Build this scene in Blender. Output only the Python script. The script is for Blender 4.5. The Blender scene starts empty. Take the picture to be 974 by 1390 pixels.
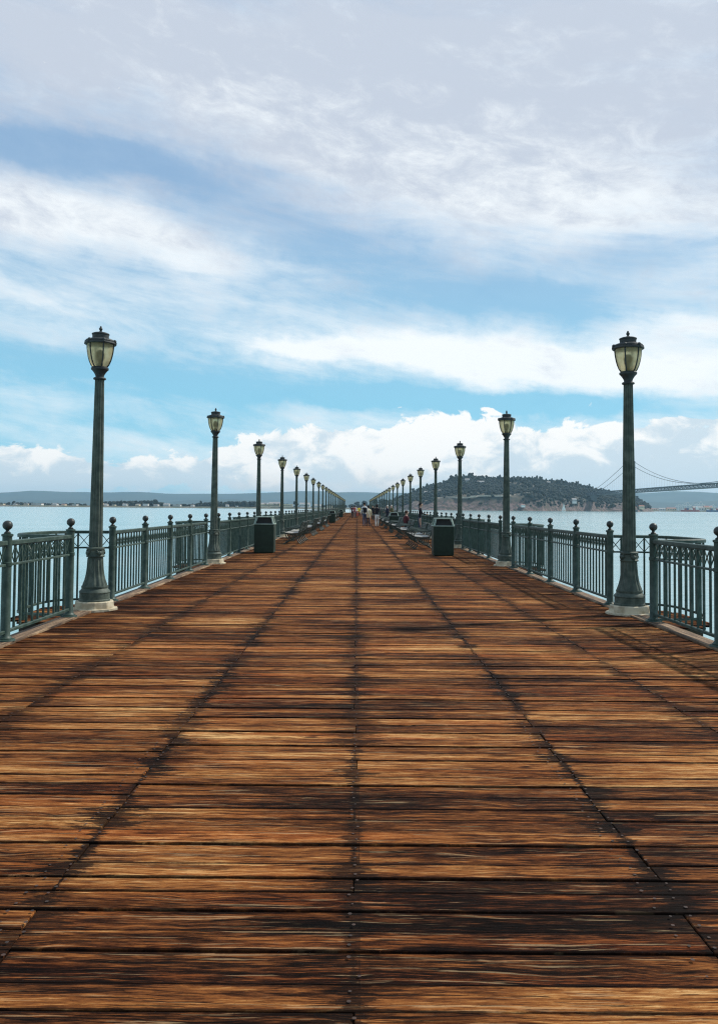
import bpy, bmesh, math, random
from mathutils import Vector, Matrix, noise as mnoise
random.seed(7)
PI = math.pi
S = bpy.context.scene
COL = S.collection
# ---------------------------------------------------------------- layout
F = 1125.0; EYE = 1.45; WATER = -3.3
CAM = Vector((0, 0, EYE))
ROLL = math.radians(0.48); PITCH = math.radians(2.01); YAW = math.radians(-0.12)
LX, RX = -3.69, 3.83            # fence lines
LAMP0, STEP, NL = 11.65, 9.6, 26
END = LAMP0 + STEP*(NL-1) + 4.0
cam_rot = Matrix.Rotation(YAW, 3, 'Z') @ Matrix.Rotation(PI/2 + PITCH, 3, 'X') @ Matrix.Rotation(ROLL, 3, 'Z')
def ray(px, py):
    """direction seen at a pixel of the 974x1390 photograph"""
    d = cam_rot @ Vector((px - 487.0, 650.0 - py, -F)); return d.normalized()
def at_y(px, py, Y):
    d = ray(px, py); t = Y / d.y; return CAM + d*t
def ground(px, py, z=0.0):
    d = ray(px, py); t = (z - EYE)/d.z; return CAM + d*t

# ---------------------------------------------------------------- node helpers
class NT:
    def __init__(s, tree): s.t = tree; s.n = tree.nodes; s.l = tree.links
    def new(s, typ, **kw):
        nd = s.n.new(typ)
        for k, v in kw.items(): setattr(nd, k, v)
        return nd
    def put(s, sock, v):
        if hasattr(v, 'is_output'): s.l.new(v, sock)
        elif isinstance(v, (tuple, list)):
            v = tuple(v)
            try: sock.default_value = v
            except Exception: sock.default_value = v[:3] if len(v) > 3 else v + (1.0,)
        else: sock.default_value = v
    def m(s, op, a, b=None, c=None, clamp=False):
        nd = s.new('ShaderNodeMath', operation=op, use_clamp=clamp)
        s.put(nd.inputs[0], a)
        if b is not None: s.put(nd.inputs[1], b)
        if c is not None: s.put(nd.inputs[2], c)
        return nd.outputs[0]
    def mix(s, f, a, b, mode='MIX'):
        nd = s.new('ShaderNodeMix', data_type='RGBA', blend_type=mode); nd.clamp_factor = True
        s.put(nd.inputs[0], f); s.put(nd.inputs[6], a); s.put(nd.inputs[7], b)
        return nd.outputs[2]
    def xyz(s, x, y, z):
        nd = s.new('ShaderNodeCombineXYZ'); s.put(nd.inputs[0], x); s.put(nd.inputs[1], y); s.put(nd.inputs[2], z); return nd.outputs[0]
    def sep(s, v):
        nd = s.new('ShaderNodeSeparateXYZ'); s.put(nd.inputs[0], v); return nd.outputs
    def noise(s, v, scale=1, detail=4, rough=.55, dist=0, dim='3D'):
        nd = s.new('ShaderNodeTexNoise', noise_dimensions=dim)
        s.put(nd.inputs['Vector'], v)
        for k, x in (('Scale', scale), ('Detail', detail), ('Roughness', rough), ('Distortion', dist)): s.put(nd.inputs[k], x)
        return nd.outputs[0]
    def ss(s, v, lo, hi, a=0., b=1.):
        nd = s.new('ShaderNodeMapRange', interpolation_type='SMOOTHSTEP')
        for i, x in enumerate((v, lo, hi, a, b)): s.put(nd.inputs[i], x)
        return nd.outputs[0]
    def lin(s, v, lo, hi, a=0., b=1.):
        nd = s.new('ShaderNodeMapRange')
        for i, x in enumerate((v, lo, hi, a, b)): s.put(nd.inputs[i], x)
        return nd.outputs[0]
    def ramp(s, f, stops):
        nd = s.new('ShaderNodeValToRGB'); s.put(nd.inputs[0], f); e = nd.color_ramp.elements
        while len(e) > 1: e.remove(e[-1])
        e[0].position = stops[0][0]; e[0].color = (*stops[0][1], 1)
        for p, c in stops[1:]:
            k = e.new(p); k.color = (*c, 1)
        return nd.outputs[0]
    def bump(s, h, strength=.3, dist=.01):
        nd = s.new('ShaderNodeBump'); s.put(nd.inputs['Height'], h); nd.inputs['Strength'].default_value = strength; nd.inputs['Distance'].default_value = dist
        return nd.outputs[0]
def material(name):
    m = bpy.data.materials.new(name); m.use_nodes = True; t = NT(m.node_tree)
    b = m.node_tree.nodes['Principled BSDF']; return m, t, b
def geo_pos(t): return t.new('ShaderNodeNewGeometry').outputs['Position']
def obj_pos(t): return t.new('ShaderNodeTexCoord').outputs['Object']

def paint(name, base, worn, chip=.0, rough=.45, sc=9, spec=.5):
    m, t, b = material(name)
    p = geo_pos(t)
    n1 = t.noise(p, sc, 5, .65); n2 = t.noise(p, sc*6, 4, .7)
    c = t.mix(t.ss(n1, .35, .7), base, worn)
    if chip: c = t.mix(t.ss(n2, .70-chip, .76-chip), c, (.045, .035, .028))
    c = t.mix(t.ss(t.noise(p, 2.2, 3), .45, .75, 0, .4), c, tuple(x*.55 for x in base))
    t.put(b.inputs['Base Color'], c)
    t.put(b.inputs['Roughness'], t.lin(n2, .3, .7, rough-.1, rough+.18))
    t.put(b.inputs['Normal'], t.bump(n1, .2, .003)); b.inputs['Specular IOR Level'].default_value = spec*.7
    return m
def plain(name, c1, c2=None, rough=.8, sc=3, metal=0):
    m, t, b = material(name)
    c2 = c2 or tuple(x*.7 for x in c1)
    t.put(b.inputs['Base Color'], t.mix(t.ss(t.noise(geo_pos(t), sc, 5, .6), .35, .65), c1, c2))
    b.inputs['Roughness'].default_value = rough; b.inputs['Metallic'].default_value = metal
    return m
M = {}
M['fence'] = paint('fence_green_paint', (.018, .044, .033), (.060, .095, .078), .05, .5)
M['lamp'] = paint('lamp_grey_green_paint', (.042, .062, .050), (.105, .130, .102), .06, .6)
M['lamp_cap'] = paint('lamp_cap_paint', (.026, .032, .033), (.045, .05, .048), .02, .55)
M['finial'] = paint('finial_paint', (.022, .035, .034), (.05, .045, .038), .05, .38)
M['can'] = paint('can_green_paint', (.008, .022, .013), (.014, .034, .02), .02, .5)
M['can_rim'] = paint('can_rim_paint', (.24, .32, .27), (.34, .42, .36), .03, .5)
M['iron'] = paint('bench_iron', (.030, .050, .042), (.07, .09, .075), .05, .5)
M['concrete'] = plain('pale_concrete', (.60, .53, .38), (.36, .30, .20), .9, 7)
M['slat'] = plain('bench_slats', (.42, .41, .37), (.26, .23, .19), .4, 12)
M['nail'] = plain('rusty_nail', (.02, .012, .008), (.06, .03, .02), .8, 40)
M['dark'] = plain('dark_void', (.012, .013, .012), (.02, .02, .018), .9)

# amber lantern glass
m, t, b = material('amber_glass'); p = geo_pos(t)
b.inputs['Base Color'].default_value = (.62, .56, .30, 1); b.inputs['Roughness'].default_value = .42
t.put(b.inputs['Base Color'], t.mix(t.ss(t.noise(p, 14, 4), .35, .7), (.80, .69, .40), (.60, .48, .24)))
b.inputs['Transmission Weight'].default_value = .72; b.inputs['IOR'].default_value = 1.2
M['glass'] = m
M['bulb'] = plain('lamp_socket', (.25, .19, .10), (.5, .4, .2), .5, 30)

# deck timber ---------------------------------------------------------------
m, t, b = material('weathered_planks')
pid = t.new('ShaderNodeAttribute', attribute_name='pid').outputs['Fac']; pv = t.new('ShaderNodeAttribute', attribute_name='pv').outputs['Fac']
pos = geo_pos(t); x, y, z = t.sep(pos)
off = t.m('MULTIPLY', pid, 57.3)
xo = t.m('ADD', x, off)
# knots
vor = t.new('ShaderNodeTexVoronoi', feature='F1'); t.put(vor.inputs['Vector'], t.xyz(t.m('MULTIPLY', xo, 1.9), t.m('MULTIPLY', y, 5.5), off)); vor.inputs['Scale'].default_value = 1
kd = vor.outputs['Distance']
kon = t.m('GREATER_THAN', t.sep(vor.outputs['Color'])[0], .45)
knot = t.m('MULTIPLY', t.ss(kd, .05, .14, 1, 0), kon)
kw = t.m('MULTIPLY', t.m('POWER', 2.718, t.m('MULTIPLY', t.m('MULTIPLY', kd, kd), -26)), .03)
wob = t.m('MULTIPLY', t.m('SUBTRACT', t.noise(t.xyz(t.m('MULTIPLY', xo, 1.6), t.m('MULTIPLY', y, 4), off), 1, 3), .5), .06)
yw = t.m('ADD', t.m('ADD', y, wob), kw)
g1 = t.noise(t.xyz(t.m('MULTIPLY', xo, 2.4), t.m('MULTIPLY', yw, 42), off), 1, 7, .74)
g2 = t.noise(t.xyz(t.m('MULTIPLY', xo, 9.0), t.m('MULTIPLY', yw, 190), off), 1, 5, .75)
g3 = t.noise(t.xyz(t.m('MULTIPLY', xo, .55), t.m('MULTIPLY', yw, 14), off), 1, 4, .6)
big = t.noise(t.xyz(t.m('MULTIPLY', x, .5), t.m('MULTIPLY', y, .9), 3.1), 1, 4, .6)
g = t.m('ADD', t.m('ADD', t.m('MULTIPLY', g1, .40), t.m('MULTIPLY', g2, .44)), t.m('MULTIPLY', g3, .22))
g = t.m('ADD', g, t.m('MULTIPLY', t.m('SUBTRACT', t.m('FRACT', t.m('MULTIPLY', pid, 13.7)), .5), .085))
g = t.m('ADD', g, t.m('MULTIPLY', t.m('SUBTRACT', big, .5), .34))
g = t.m('ADD', t.m('MULTIPLY', t.m('SUBTRACT', g, .53), 1.3), .498)
col = t.ramp(g, [(.36, (.004, .002, .001)), (.43, (.030, .010, .004)), (.48, (.125, .042, .013)), (.53, (.215, .072, .018)), (.59, (.345, .142, .040)), (.68, (.62, .37, .15))])
red = t.noise(t.xyz(t.m('MULTIPLY', xo, .3), t.m('MULTIPLY', y, 3.1), off), 1, 2)
col = t.mix(t.ss(red, .50, .70, 0, .45), col, t.mix(1, col, (1.0, .52, .30), 'MULTIPLY'))
col = t.mix(t.m('MULTIPLY', knot, .85), col, (.022, .009, .005))
# cracks: thin dark splits along the grain
cr = t.noise(t.xyz(t.m('MULTIPLY', xo, 3.2), t.m('MULTIPLY', yw, 85), t.m('ADD', off, 7)), 1, 4, .6)
crack = t.ss(cr, .375, .395, 1, 0)
lc = t.noise(t.xyz(t.m('MULTIPLY', xo, 2.2), t.m('MULTIPLY', yw, 60), t.m('ADD', off, 17)), 1, 4, .6)
splin = t.ss(lc, .60, .63)
col = t.mix(t.m('MULTIPLY', splin, .28), col, (.62, .43, .23))
grit = t.noise(t.xyz(t.m('MULTIPLY', x, 60), t.m('MULTIPLY', y, 160), 0.), 1, 3, .7)
col = t.mix(t.ss(grit, .58, .70, 0, .6), col, (.02, .010, .006))
col = t.mix(t.m('MULTIPLY', crack, .8), col, (.008, .005, .004))
en = t.noise(t.xyz(t.m('MULTIPLY', xo, 5), t.m('MULTIPLY', y, 3), off), 1, 5, .7)
edge = t.m('MINIMUM', pv, t.m('SUBTRACT', 1.0, pv))
edged = t.ss(t.m('ADD', edge, t.m('MULTIPLY', t.m('SUBTRACT', en, .5), .22)), .01, .055, 1, 0)
col = t.mix(t.m('MULTIPLY', edged, .8), col, (.008, .004, .003))
# nail lines with black iron stain, over the joists
sn = t.noise(t.xyz(t.m('MULTIPLY', x, 5.5), t.m('MULTIPLY', yw, 48), 1.7), 1, 6, .75)
sn2 = t.noise(t.xyz(0.0, t.m('MULTIPLY', y, .8), 9.0), 1, 3, .6)
stain = 0.0
for cx, w, k in ((0, .075, .9), (-1.13, .08, 1.), (1.19, .07, 1.), (-2.36, .10, .85), (2.36, .10, .85), (0.02, .012, .8), (-3.3, .12, .5), (3.4, .15, .6)):
    d = t.m('ABSOLUTE', t.m('SUBTRACT', x, cx))
    wv = t.m('MULTIPLY_ADD', t.m('FRACT', t.m('MULTIPLY', pid, 7.31 + abs(cx))), 1.9*w, .02*w)
    d = t.m('DIVIDE', d, wv)
    v = t.m('MULTIPLY', t.ss(t.m('ADD', d, t.m('MULTIPLY', t.m('SUBTRACT', sn, .5), -9)), .8, 1.15, 1, 0), k)
    v = t.m('MULTIPLY', v, t.ss(sn2, .30, .55, .45, 1))
    stain = t.m('MAXIMUM', stain, v)
col = t.mix(t.m('MULTIPLY', stain, .93), col, (.006, .004, .003))
# irregular darker patches, more of them towards both railings
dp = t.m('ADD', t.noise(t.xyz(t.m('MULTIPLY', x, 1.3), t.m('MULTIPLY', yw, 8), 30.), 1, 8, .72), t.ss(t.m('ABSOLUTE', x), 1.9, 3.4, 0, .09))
dark_patch = t.ss(dp, .53, .60, 0, .72)
col = t.mix(dark_patch, col, t.mix(1, col, (.20, .15, .13), 'MULTIPLY'))
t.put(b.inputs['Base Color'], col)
t.put(b.inputs['Roughness'], t.lin(g2, .3, .7, .95, .75)); b.inputs['Specular IOR Level'].default_value = .06
h = t.m('SUBTRACT', t.m('ADD', t.m('MULTIPLY', g2, .5), t.m('MULTIPLY', g1, .8)), t.m('MULTIPLY', crack, .6))
t.put(b.inputs['Normal'], t.bump(h, .8, .006))
M['deck'] = m
m, t, b = material('kerb_timber'); x, y, z = t.sep(geo_pos(t))
gk = t.noise(t.xyz(t.m('MULTIPLY', x, 60), t.m('MULTIPLY', y, 1.2), 0.0), 1, 6, .68)
t.put(b.inputs['Base Color'], t.ramp(gk, [(.38, (.025, .014, .008)), (.5, (.14, .08, .04)), (.64, (.42, .29, .17))])); b.inputs['Roughness'].default_value = .8
t.put(b.inputs['Normal'], t.bump(gk, .5, .004)); M['kerb'] = m
M['beam'] = plain('dark_tarred_beam', (.04, .03, .022), (.07, .055, .04), .85, 4)

# water -----------------------------------------------------------------------
m, t, b = material('bay_water'); pos = geo_pos(t); x, y, z = t.sep(pos)
w1 = t.noise(t.xyz(t.m('MULTIPLY', x, .8), t.m('MULTIPLY', y, 1.1), 0.), .9, 6, .62)
w2 = t.noise(t.xyz(t.m('MULTIPLY', x, .02), t.m('MULTIPLY', y, .045), 2.), 1, 4, .6)
b.inputs['Roughness'].default_value = .12
t.put(b.inputs['Base Color'], t.mix(t.ss(w2, .35, .65), (.20, .38, .38), (.34, .50, .50)))
b.inputs['IOR'].default_value = 1.33
w3 = t.noise(t.xyz(t.m('MULTIPLY', x, .06), t.m('MULTIPLY', y, .22), 5.), 1, 5, .6)
nd = t.new('ShaderNodeBump'); t.put(nd.inputs['Height'], t.m('ADD', w1, t.m('MULTIPLY', w3, 1.6))); t.put(nd.inputs['Strength'], t.ss(w2, .35, .65, .35, .8)); nd.inputs['Distance'].default_value = .13
t.put(b.inputs['Normal'], nd.outputs[0]); M['water'] = m

# land --------------------------------------------------------------------------
m, t, b = material('island_soil'); pos = geo_pos(t); x, y, z = t.sep(pos)
n = t.noise(pos, .02, 6, .65); n2 = t.noise(pos, .09, 5, .7)
c = t.mix(t.ss(n, .42, .60), (.022, .034, .026), (.075, .062, .04))
rock = t.mix(t.ss(n2, .4, .62), (.085, .050, .045), (.19, .13, .115))
low = t.m('MULTIPLY', t.ss(t.m('ADD', z, t.m('MULTIPLY', n, 40)), 34, 56, 1, 0), t.ss(n2, .40, .55))
t.put(b.inputs['Base Color'], t.mix(low, c, rock)); b.inputs['Roughness'].default_value = .95; M['soil'] = m
m, t, b = material('far_foliage'); pos = geo_pos(t)
n = t.noise(pos, .06, 5, .7); n2 = t.noise(pos, .5, 4, .7)
t.put(b.inputs['Base Color'], t.mix(t.ss(t.m('ADD', n, t.m('MULTIPLY', n2, .5)), .6, .95), (.005, .013, .013), (.024, .036, .024))); b.inputs['Roughness'].default_value = .95; M['foliage'] = m
M['hill'] = plain('far_hillside', (.028, .060, .070), (.05, .08, .08), .95, .002)
M['shore'] = plain('low_shore', (.16, .14, .11), (.08, .09, .05), .95, .03)
M['bark'] = plain('bark', (.09, .07, .05), None, .95)
M['white_wall'] = plain('white_wall', (.78, .76, .72), (.66, .64, .6), .8, .05)
M['cream_wall'] = plain('cream_wall', (.72, .62, .44), (.62, .52, .36), .8, .05)
M['roof'] = plain('grey_roof', (.35, .33, .31), (.28, .26, .25), .8, .1)
M['red_roof'] = plain('red_roof', (.38, .15, .10), (.28, .12, .09), .8, .1)
M['window'] = plain('window_dark', (.03, .04, .05), (.05, .06, .07), .2, .5)
M['road'] = plain('pale_road_cut', (.50, .44, .36), (.38, .34, .28), .95, .05)
M['bridge'] = plain('bridge_steel', (.10, .12, .13), (.15, .17, .18), .7, .02)
M['hull_red'] = plain('hull_red', (.40, .08, .06), (.3, .06, .05), .6, .1)
M['hull_blue'] = plain('hull_blue', (.05, .10, .22), None, .6, .1)
M['sail'] = plain('sailcloth', (.85, .84, .80), (.75, .74, .72), .7, .5)

# ---------------------------------------------------------------- mesh helpers
def new_obj(name, mesh, mat=None, parent=None):
    o = bpy.data.objects.new(name, mesh); COL.objects.link(o)
    if mat is not None and not mesh.materials: mesh.materials.append(mat)
    if parent is not None: o.parent = parent
    return o
def bm_obj(name, bm, mat, parent=None, smooth=False):
    me = bpy.data.meshes.new(name); bmesh.ops.recalc_face_normals(bm, faces=bm.faces[:]); bm.to_mesh(me); bm.free()
    if smooth:
        for p in me.polygons: p.use_smooth = True
        try: me.set_sharp_from_angle(angle=math.radians(38))
        except Exception: pass
    return new_obj(name, me, mat, parent)
def tag(o, label=None, cat=None, group=None, kind=None):
    if label: o['label'] = label
    if cat: o['category'] = cat
    if group: o['group'] = group
    if kind: o['kind'] = kind
    return o
def empty(name, loc=(0, 0, 0), rz=0):
    o = bpy.data.objects.new(name, None); COL.objects.link(o); o.location = loc; o.rotation_euler = (0, 0, rz); o.empty_display_size = .2
    return o
def children_of(o, allobs): return [c for c in allobs if c.parent == o]
def copy_tree(o, parent=None):
    c = o.copy(); COL.objects.link(c); c.parent = parent
    for k in list(o.children): copy_tree(k, c)
    return c
def box(bm, x0, x1, y0, y1, z0, z1, bev=0):
    vs = [bm.verts.new((x, y, z)) for z in (z0, z1) for y in (y0, y1) for x in (x0, x1)]
    fs = [bm.faces.new([vs[i] for i in f]) for f in ((0, 2, 3, 1), (4, 5, 7, 6), (0, 1, 5, 4), (2, 6, 7, 3), (0, 4, 6, 2), (1, 3, 7, 5))]
    if bev: bmesh.ops.bevel(bm, geom=list({e for f in fs for e in f.edges}), offset=bev, segments=1, affect='EDGES')
    return vs
def lathe(bm, prof, seg=24, flutes=0, depth=0, cx=0, cy=0, ry=1.0):
    """prof: (r, z[, fluted 0..1])"""
    rings = []
    for q in prof:
        r, z = q[0], q[1]; fl = q[2] if len(q) > 2 else 0
        if r < 1e-5: rings.append([bm.verts.new((cx, cy, z))]); continue
        ring = []
        for i in range(seg):
            a = 2*PI*i/seg
            rr = r - (depth*fl*(.5 - .5*math.cos(a*flutes)) if flutes else 0)
            ring.append(bm.verts.new((cx + rr*math.cos(a), cy + rr*math.sin(a)*ry, z)))
        rings.append(ring)
    for A, B in zip(rings, rings[1:]):
        if len(A) == 1 and len(B) == 1: continue
        for i in range(seg):
            j = (i+1) % seg
            if len(A) == 1: bm.faces.new((A[0], B[j], B[i]))
            elif len(B) == 1: bm.faces.new((A[i], A[j], B[0]))
            else: bm.faces.new((A[i], A[j], B[j], B[i]))
    for R, flip in ((rings[0], 1), (rings[-1], 0)):
        if len(R) > 1: bm.faces.new(R[::-1] if flip else R)
def tube(bm, pts, r, seg=6, r1=None):
    pts = [Vector(p) for p in pts]; n = len(pts); rings = []
    up = Vector((0, 0, 1))
    for i, p in enumerate(pts):
        d = (pts[min(i+1, n-1)] - pts[max(i-1, 0)]).normalized()
        a = d.cross(up)
        if a.length < 1e-3: a = d.cross(Vector((1, 0, 0)))
        a.normalize(); b_ = d.cross(a)
        rr = r if r1 is None else r + (r1-r)*i/(n-1)
        if isinstance(rr, (tuple, list)): rr = rr[i]
        rings.append([bm.verts.new(p + a*rr*math.cos(2*PI*k/seg + PI/seg) + b_*rr*math.sin(2*PI*k/seg + PI/seg)) for k in range(seg)])
    for A, B in zip(rings, rings[1:]):
        for k in range(seg): bm.faces.new((A[k], A[(k+1) % seg], B[(k+1) % seg], B[k]))
    bm.faces.new(rings[0][::-1]); bm.faces.new(rings[-1])
def ball(bm, c, r, seg=16, rings=10, sz=1, sx=1, sy=1):
    lathe_pts = []
    R = []
    for i in range(rings+1):
        th = PI*i/rings; z = -math.cos(th)*r*sz; rr = math.sin(th)*r
        if i in (0, rings): R.append([bm.verts.new((c[0], c[1], c[2]+z))])
        else: R.append([bm.verts.new((c[0]+rr*sx*math.cos(2*PI*k/seg), c[1]+rr*sy*math.sin(2*PI*k/seg), c[2]+z)) for k in range(seg)])
    for A, B in zip(R, R[1:]):
        for k in range(seg):
            j = (k+1) % seg
            if len(A) == 1: bm.faces.new((A[0], B[j], B[k]))
            elif len(B) == 1: bm.faces.new((A[k], A[j], B[0]))
            else: bm.faces.new((A[k], A[j], B[j], B[k]))
ORD = 'first second third fourth fifth sixth seventh eighth ninth tenth eleventh twelfth thirteenth fourteenth fifteenth sixteenth seventeenth eighteenth nineteenth twentieth'.split()
def ordinal(n):
    if n <= 20: return ORD[n-1]
    if n < 30: return 'twenty-' + ORD[n-21]
    return 'thirtieth' if n == 30 else 'thirty-' + ORD[n-31]

# ---------------------------------------------------------------- pier deck
me = bpy.data.meshes.new('pier_deck'); V = []; Fc = []; ID = []; PV = []
def plank(x0, x1, y0, y1, zt, tilt, idv):
    b0 = len(V); th = .07
    e = .003
    for (xx, yy, zz) in ((x0, y0, -th), (x1, y0, -th), (x1, y1, -th), (x0, y1, -th),
                         (x0, y0, zt-e-tilt), (x1, y0, zt-e-tilt), (x1, y1, zt-e+tilt), (x0, y1, zt-e+tilt),
                         (x0+e, y0+e, zt-tilt), (x1-e, y0+e, zt-tilt), (x1-e, y1-e, zt+tilt), (x0+e, y1-e, zt+tilt)):
        V.append((xx, yy, zz)); ID.append(idv); PV.append(0. if yy < (y0+y1)/2 else 1.)
    for f in ((4, 5, 9, 8), (5, 6, 10, 9), (6, 7, 11, 10), (7, 4, 8, 11), (8, 9, 10, 11), (0, 1, 5, 4), (1, 2, 6, 5), (2, 3, 7, 6), (3, 0, 4, 7)):
        Fc.append(tuple(b0+i for i in f))
KERB_L, KERB_R = LX+.10, RX-.10
y = -3.0; row = 0; NAILS = []
while y < END:
    w = random.choice((.12, .135, .14, .15, .165, .19)); gap = random.uniform(.002, .011)
    joints = (-1.13, 1.19) if random.random() < .62 else ((-2.36, 0.0, 2.36) if random.random() < .5 else (-2.36, 2.36))
    joints = [j + random.uniform(-.012, .012) for j in joints]
    xs = [KERB_L] + joints + [KERB_R]
    for a, b_ in zip(xs, xs[1:]):
        plank(a+.002, b_-.002, y+gap/2, y+w-gap/2 - random.uniform(0, .003), random.uniform(-.004, .004), random.uniform(-.0018, .0018), random.random())
    if y < 30:
        for xn in (-2.36, -1.13, 0, 1.19, 2.36, -1.21, 1.11):
            for fy in (.25, .75): NAILS.append((xn+random.uniform(-.02, .02), y+w*fy+random.uniform(-.01, .01)))
    y += w; row += 1
# little lookout floors behind every lamp
def bay_outline():
    pts = []
    n = 28
    for i in range(n+1):
        a = PI*i/n
        c, s_ = math.cos(a), math.sin(a)
        px_ = .92*math.copysign(abs(c)**.62, c); ox = .86*abs(s_)**.62
        pts.append((ox, -px_))
    return pts
BAY = bay_outline()
def bay_half(o):   # half width along the pier at offset o
    best = .0
    for (a0, b0), (a1, b1) in zip(BAY, BAY[1:]):
        if b0 <= 0 and (a0-o)*(a1-o) <= 0 and a1 != a0: best = abs(b0 + (b1-b0)*(o-a0)/(a1-a0))
    return best
for sx, X0 in ((-1, LX), (1, RX)):
    for k in range(NL):
        cy = LAMP0 + k*STEP
        yy = cy - .98
        while yy < cy + .96:
            o_max = .0
            for i in range(20):
                o_ = .9 - i*.04
                if bay_half(o_) > abs(yy+.1-cy) - .06: o_max = o_ + .04; break
            o_max = max(o_max, .3)
            a, b_ = sorted((X0 + sx*.125, X0 + sx*(o_max+.03)))
            plank(a, b_, yy+.004, yy+.19, -.045+random.uniform(-.003, .003), random.uniform(-.001, .001), random.random())
            yy += .196
NF0 = len(Fc)
for (xn, yn) in NAILS:
    b0 = len(V); rr = random.uniform(.005, .008)
    for i in range(6): V.append((xn+rr*math.cos(i*PI/3), yn+rr*math.sin(i*PI/3), .0075)); ID.append(.3); PV.append(.5)
    Fc.append(tuple(b0+i for i in range(6)))
me.from_pydata(V, [], Fc); me.update()
at = me.attributes.new('pid', 'FLOAT', 'POINT'); at.data.foreach_set('value', ID); at = me.attributes.new('pv', 'FLOAT', 'POINT'); at.data.foreach_set('value', PV)
me.materials.append(M['deck']); me.materials.append(M['nail'])
for i in range(NF0, len(Fc)): me.polygons[i].material_index = 1
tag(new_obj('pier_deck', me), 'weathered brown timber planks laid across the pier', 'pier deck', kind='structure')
bm = bmesh.new()
for sx, X0 in ((-1, LX), (1, RX)):
    yy = -3.0
    while yy < END:
        L = min(4.8, END-yy)
        a, b_ = sorted((X0 - sx*.095, X0 + sx*.115)); box(bm, a, b_, yy+.004, yy+L-.004, -.12, .022, .006)
        yy += L
tag(bm_obj('kerb', bm, M['kerb']), 'pale tan edge timbers running under the railings', 'kerb', kind='structure')
bm = bmesh.new()
for sx, X0 in ((-1, LX), (1, RX)):
    a, b_ = sorted((X0 - sx*.12, X0 + sx*.06)); box(bm, a, b_, -3.0, END, -.55, -.125)
for xx in (-2.36, -1.17, 0, 1.17, 2.36): box(bm, xx-.09, xx+.09, -3.0, END, -.42, -.075)
for k in range(-1, NL):
    cy = LAMP0 + k*STEP
    box(bm, LX-.70, RX+.70, cy-.62, cy-.36, -.80, -.555); box(bm, LX-.70, RX+.70, cy+.36, cy+.62, -.80, -.555)
    for sx, X0 in ((-1, LX), (1, RX)):
        for d in (-.5, .5):
            a, b_ = sorted((X0 + sx*.13, X0 + sx*.80)); box(bm, a, b_, cy+d*.9-.08, cy+d*.9+.08, -.40, -.12)
    for xx in (LX, -1.2, 1.2, RX):
        lathe(bm, [(.18, WATER-1.5), (.17, -.81)], 10, cx=xx, cy=cy)
tag(bm_obj('pier_frame', bm, M['beam']), 'dark timber beams and piles carrying the pier', 'pier frame', kind='structure')

# ---------------------------------------------------------------- fence
PITCHP = 1.94; NB = 10
def post_meshes():
    bm = bmesh.new()
    lathe(bm, [(.072, .022), (.072, .05), (.060, .062), (.050, .075), (.049, .80), (.056, .805), (.056, .845), (.049, .85), (.049, 1.115), (.060, 1.12), (.060, 1.142), (.03, 1.15)], 18)
    a = bm_obj('post', bm, M['fence'], None, True)
    bm = bmesh.new(); lathe(bm, [(.105, .0225), (.10, .036), (.073, .042)], 18)
    f = bm_obj('base_flange', bm, M['fence'], a, True)
    bm = bmesh.new()
    lathe(bm, [(.034, 1.150), (.036, 1.158), (.022, 1.168), (.017, 1.180), (.022, 1.188)], 16); ball(bm, (0, 0, 1.235), .052)
    c = bm_obj('ball_finial', bm, M['finial'], a, True)
    return a
def rail_path(bm, pts, z0, z1, w):
    """flat bar swept along plan points"""
    n = len(pts); L = []
    for i, (x, y) in enumerate(pts):
        d = Vector(pts[min(i+1, n-1)]) - Vector(pts[max(i-1, 0)]); d.normalize(); nx, ny = -d.y*w/2, d.x*w/2
        c = min(.008, (z1-z0)*.3)
        L.append([bm.verts.new(q) for q in ((x-nx, y-ny, z0), (x+nx, y+ny, z0), (x+nx, y+ny, z1-c), (x+nx*.6, y+ny*.6, z1), (x-nx*.6, y-ny*.6, z1), (x-nx, y-ny, z1-c))])
    for A, B in zip(L, L[1:]):
        for k in range(6): bm.faces.new((A[k], A[(k+1) % 6], B[(k+1) % 6], B[k]))
    bm.faces.new(L[0][::-1]); bm.faces.new(L[-1])
ZT, ZF, ZB = 1.03, .805, .10     # undersides of top rail, frieze rail, bottom rail
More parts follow.
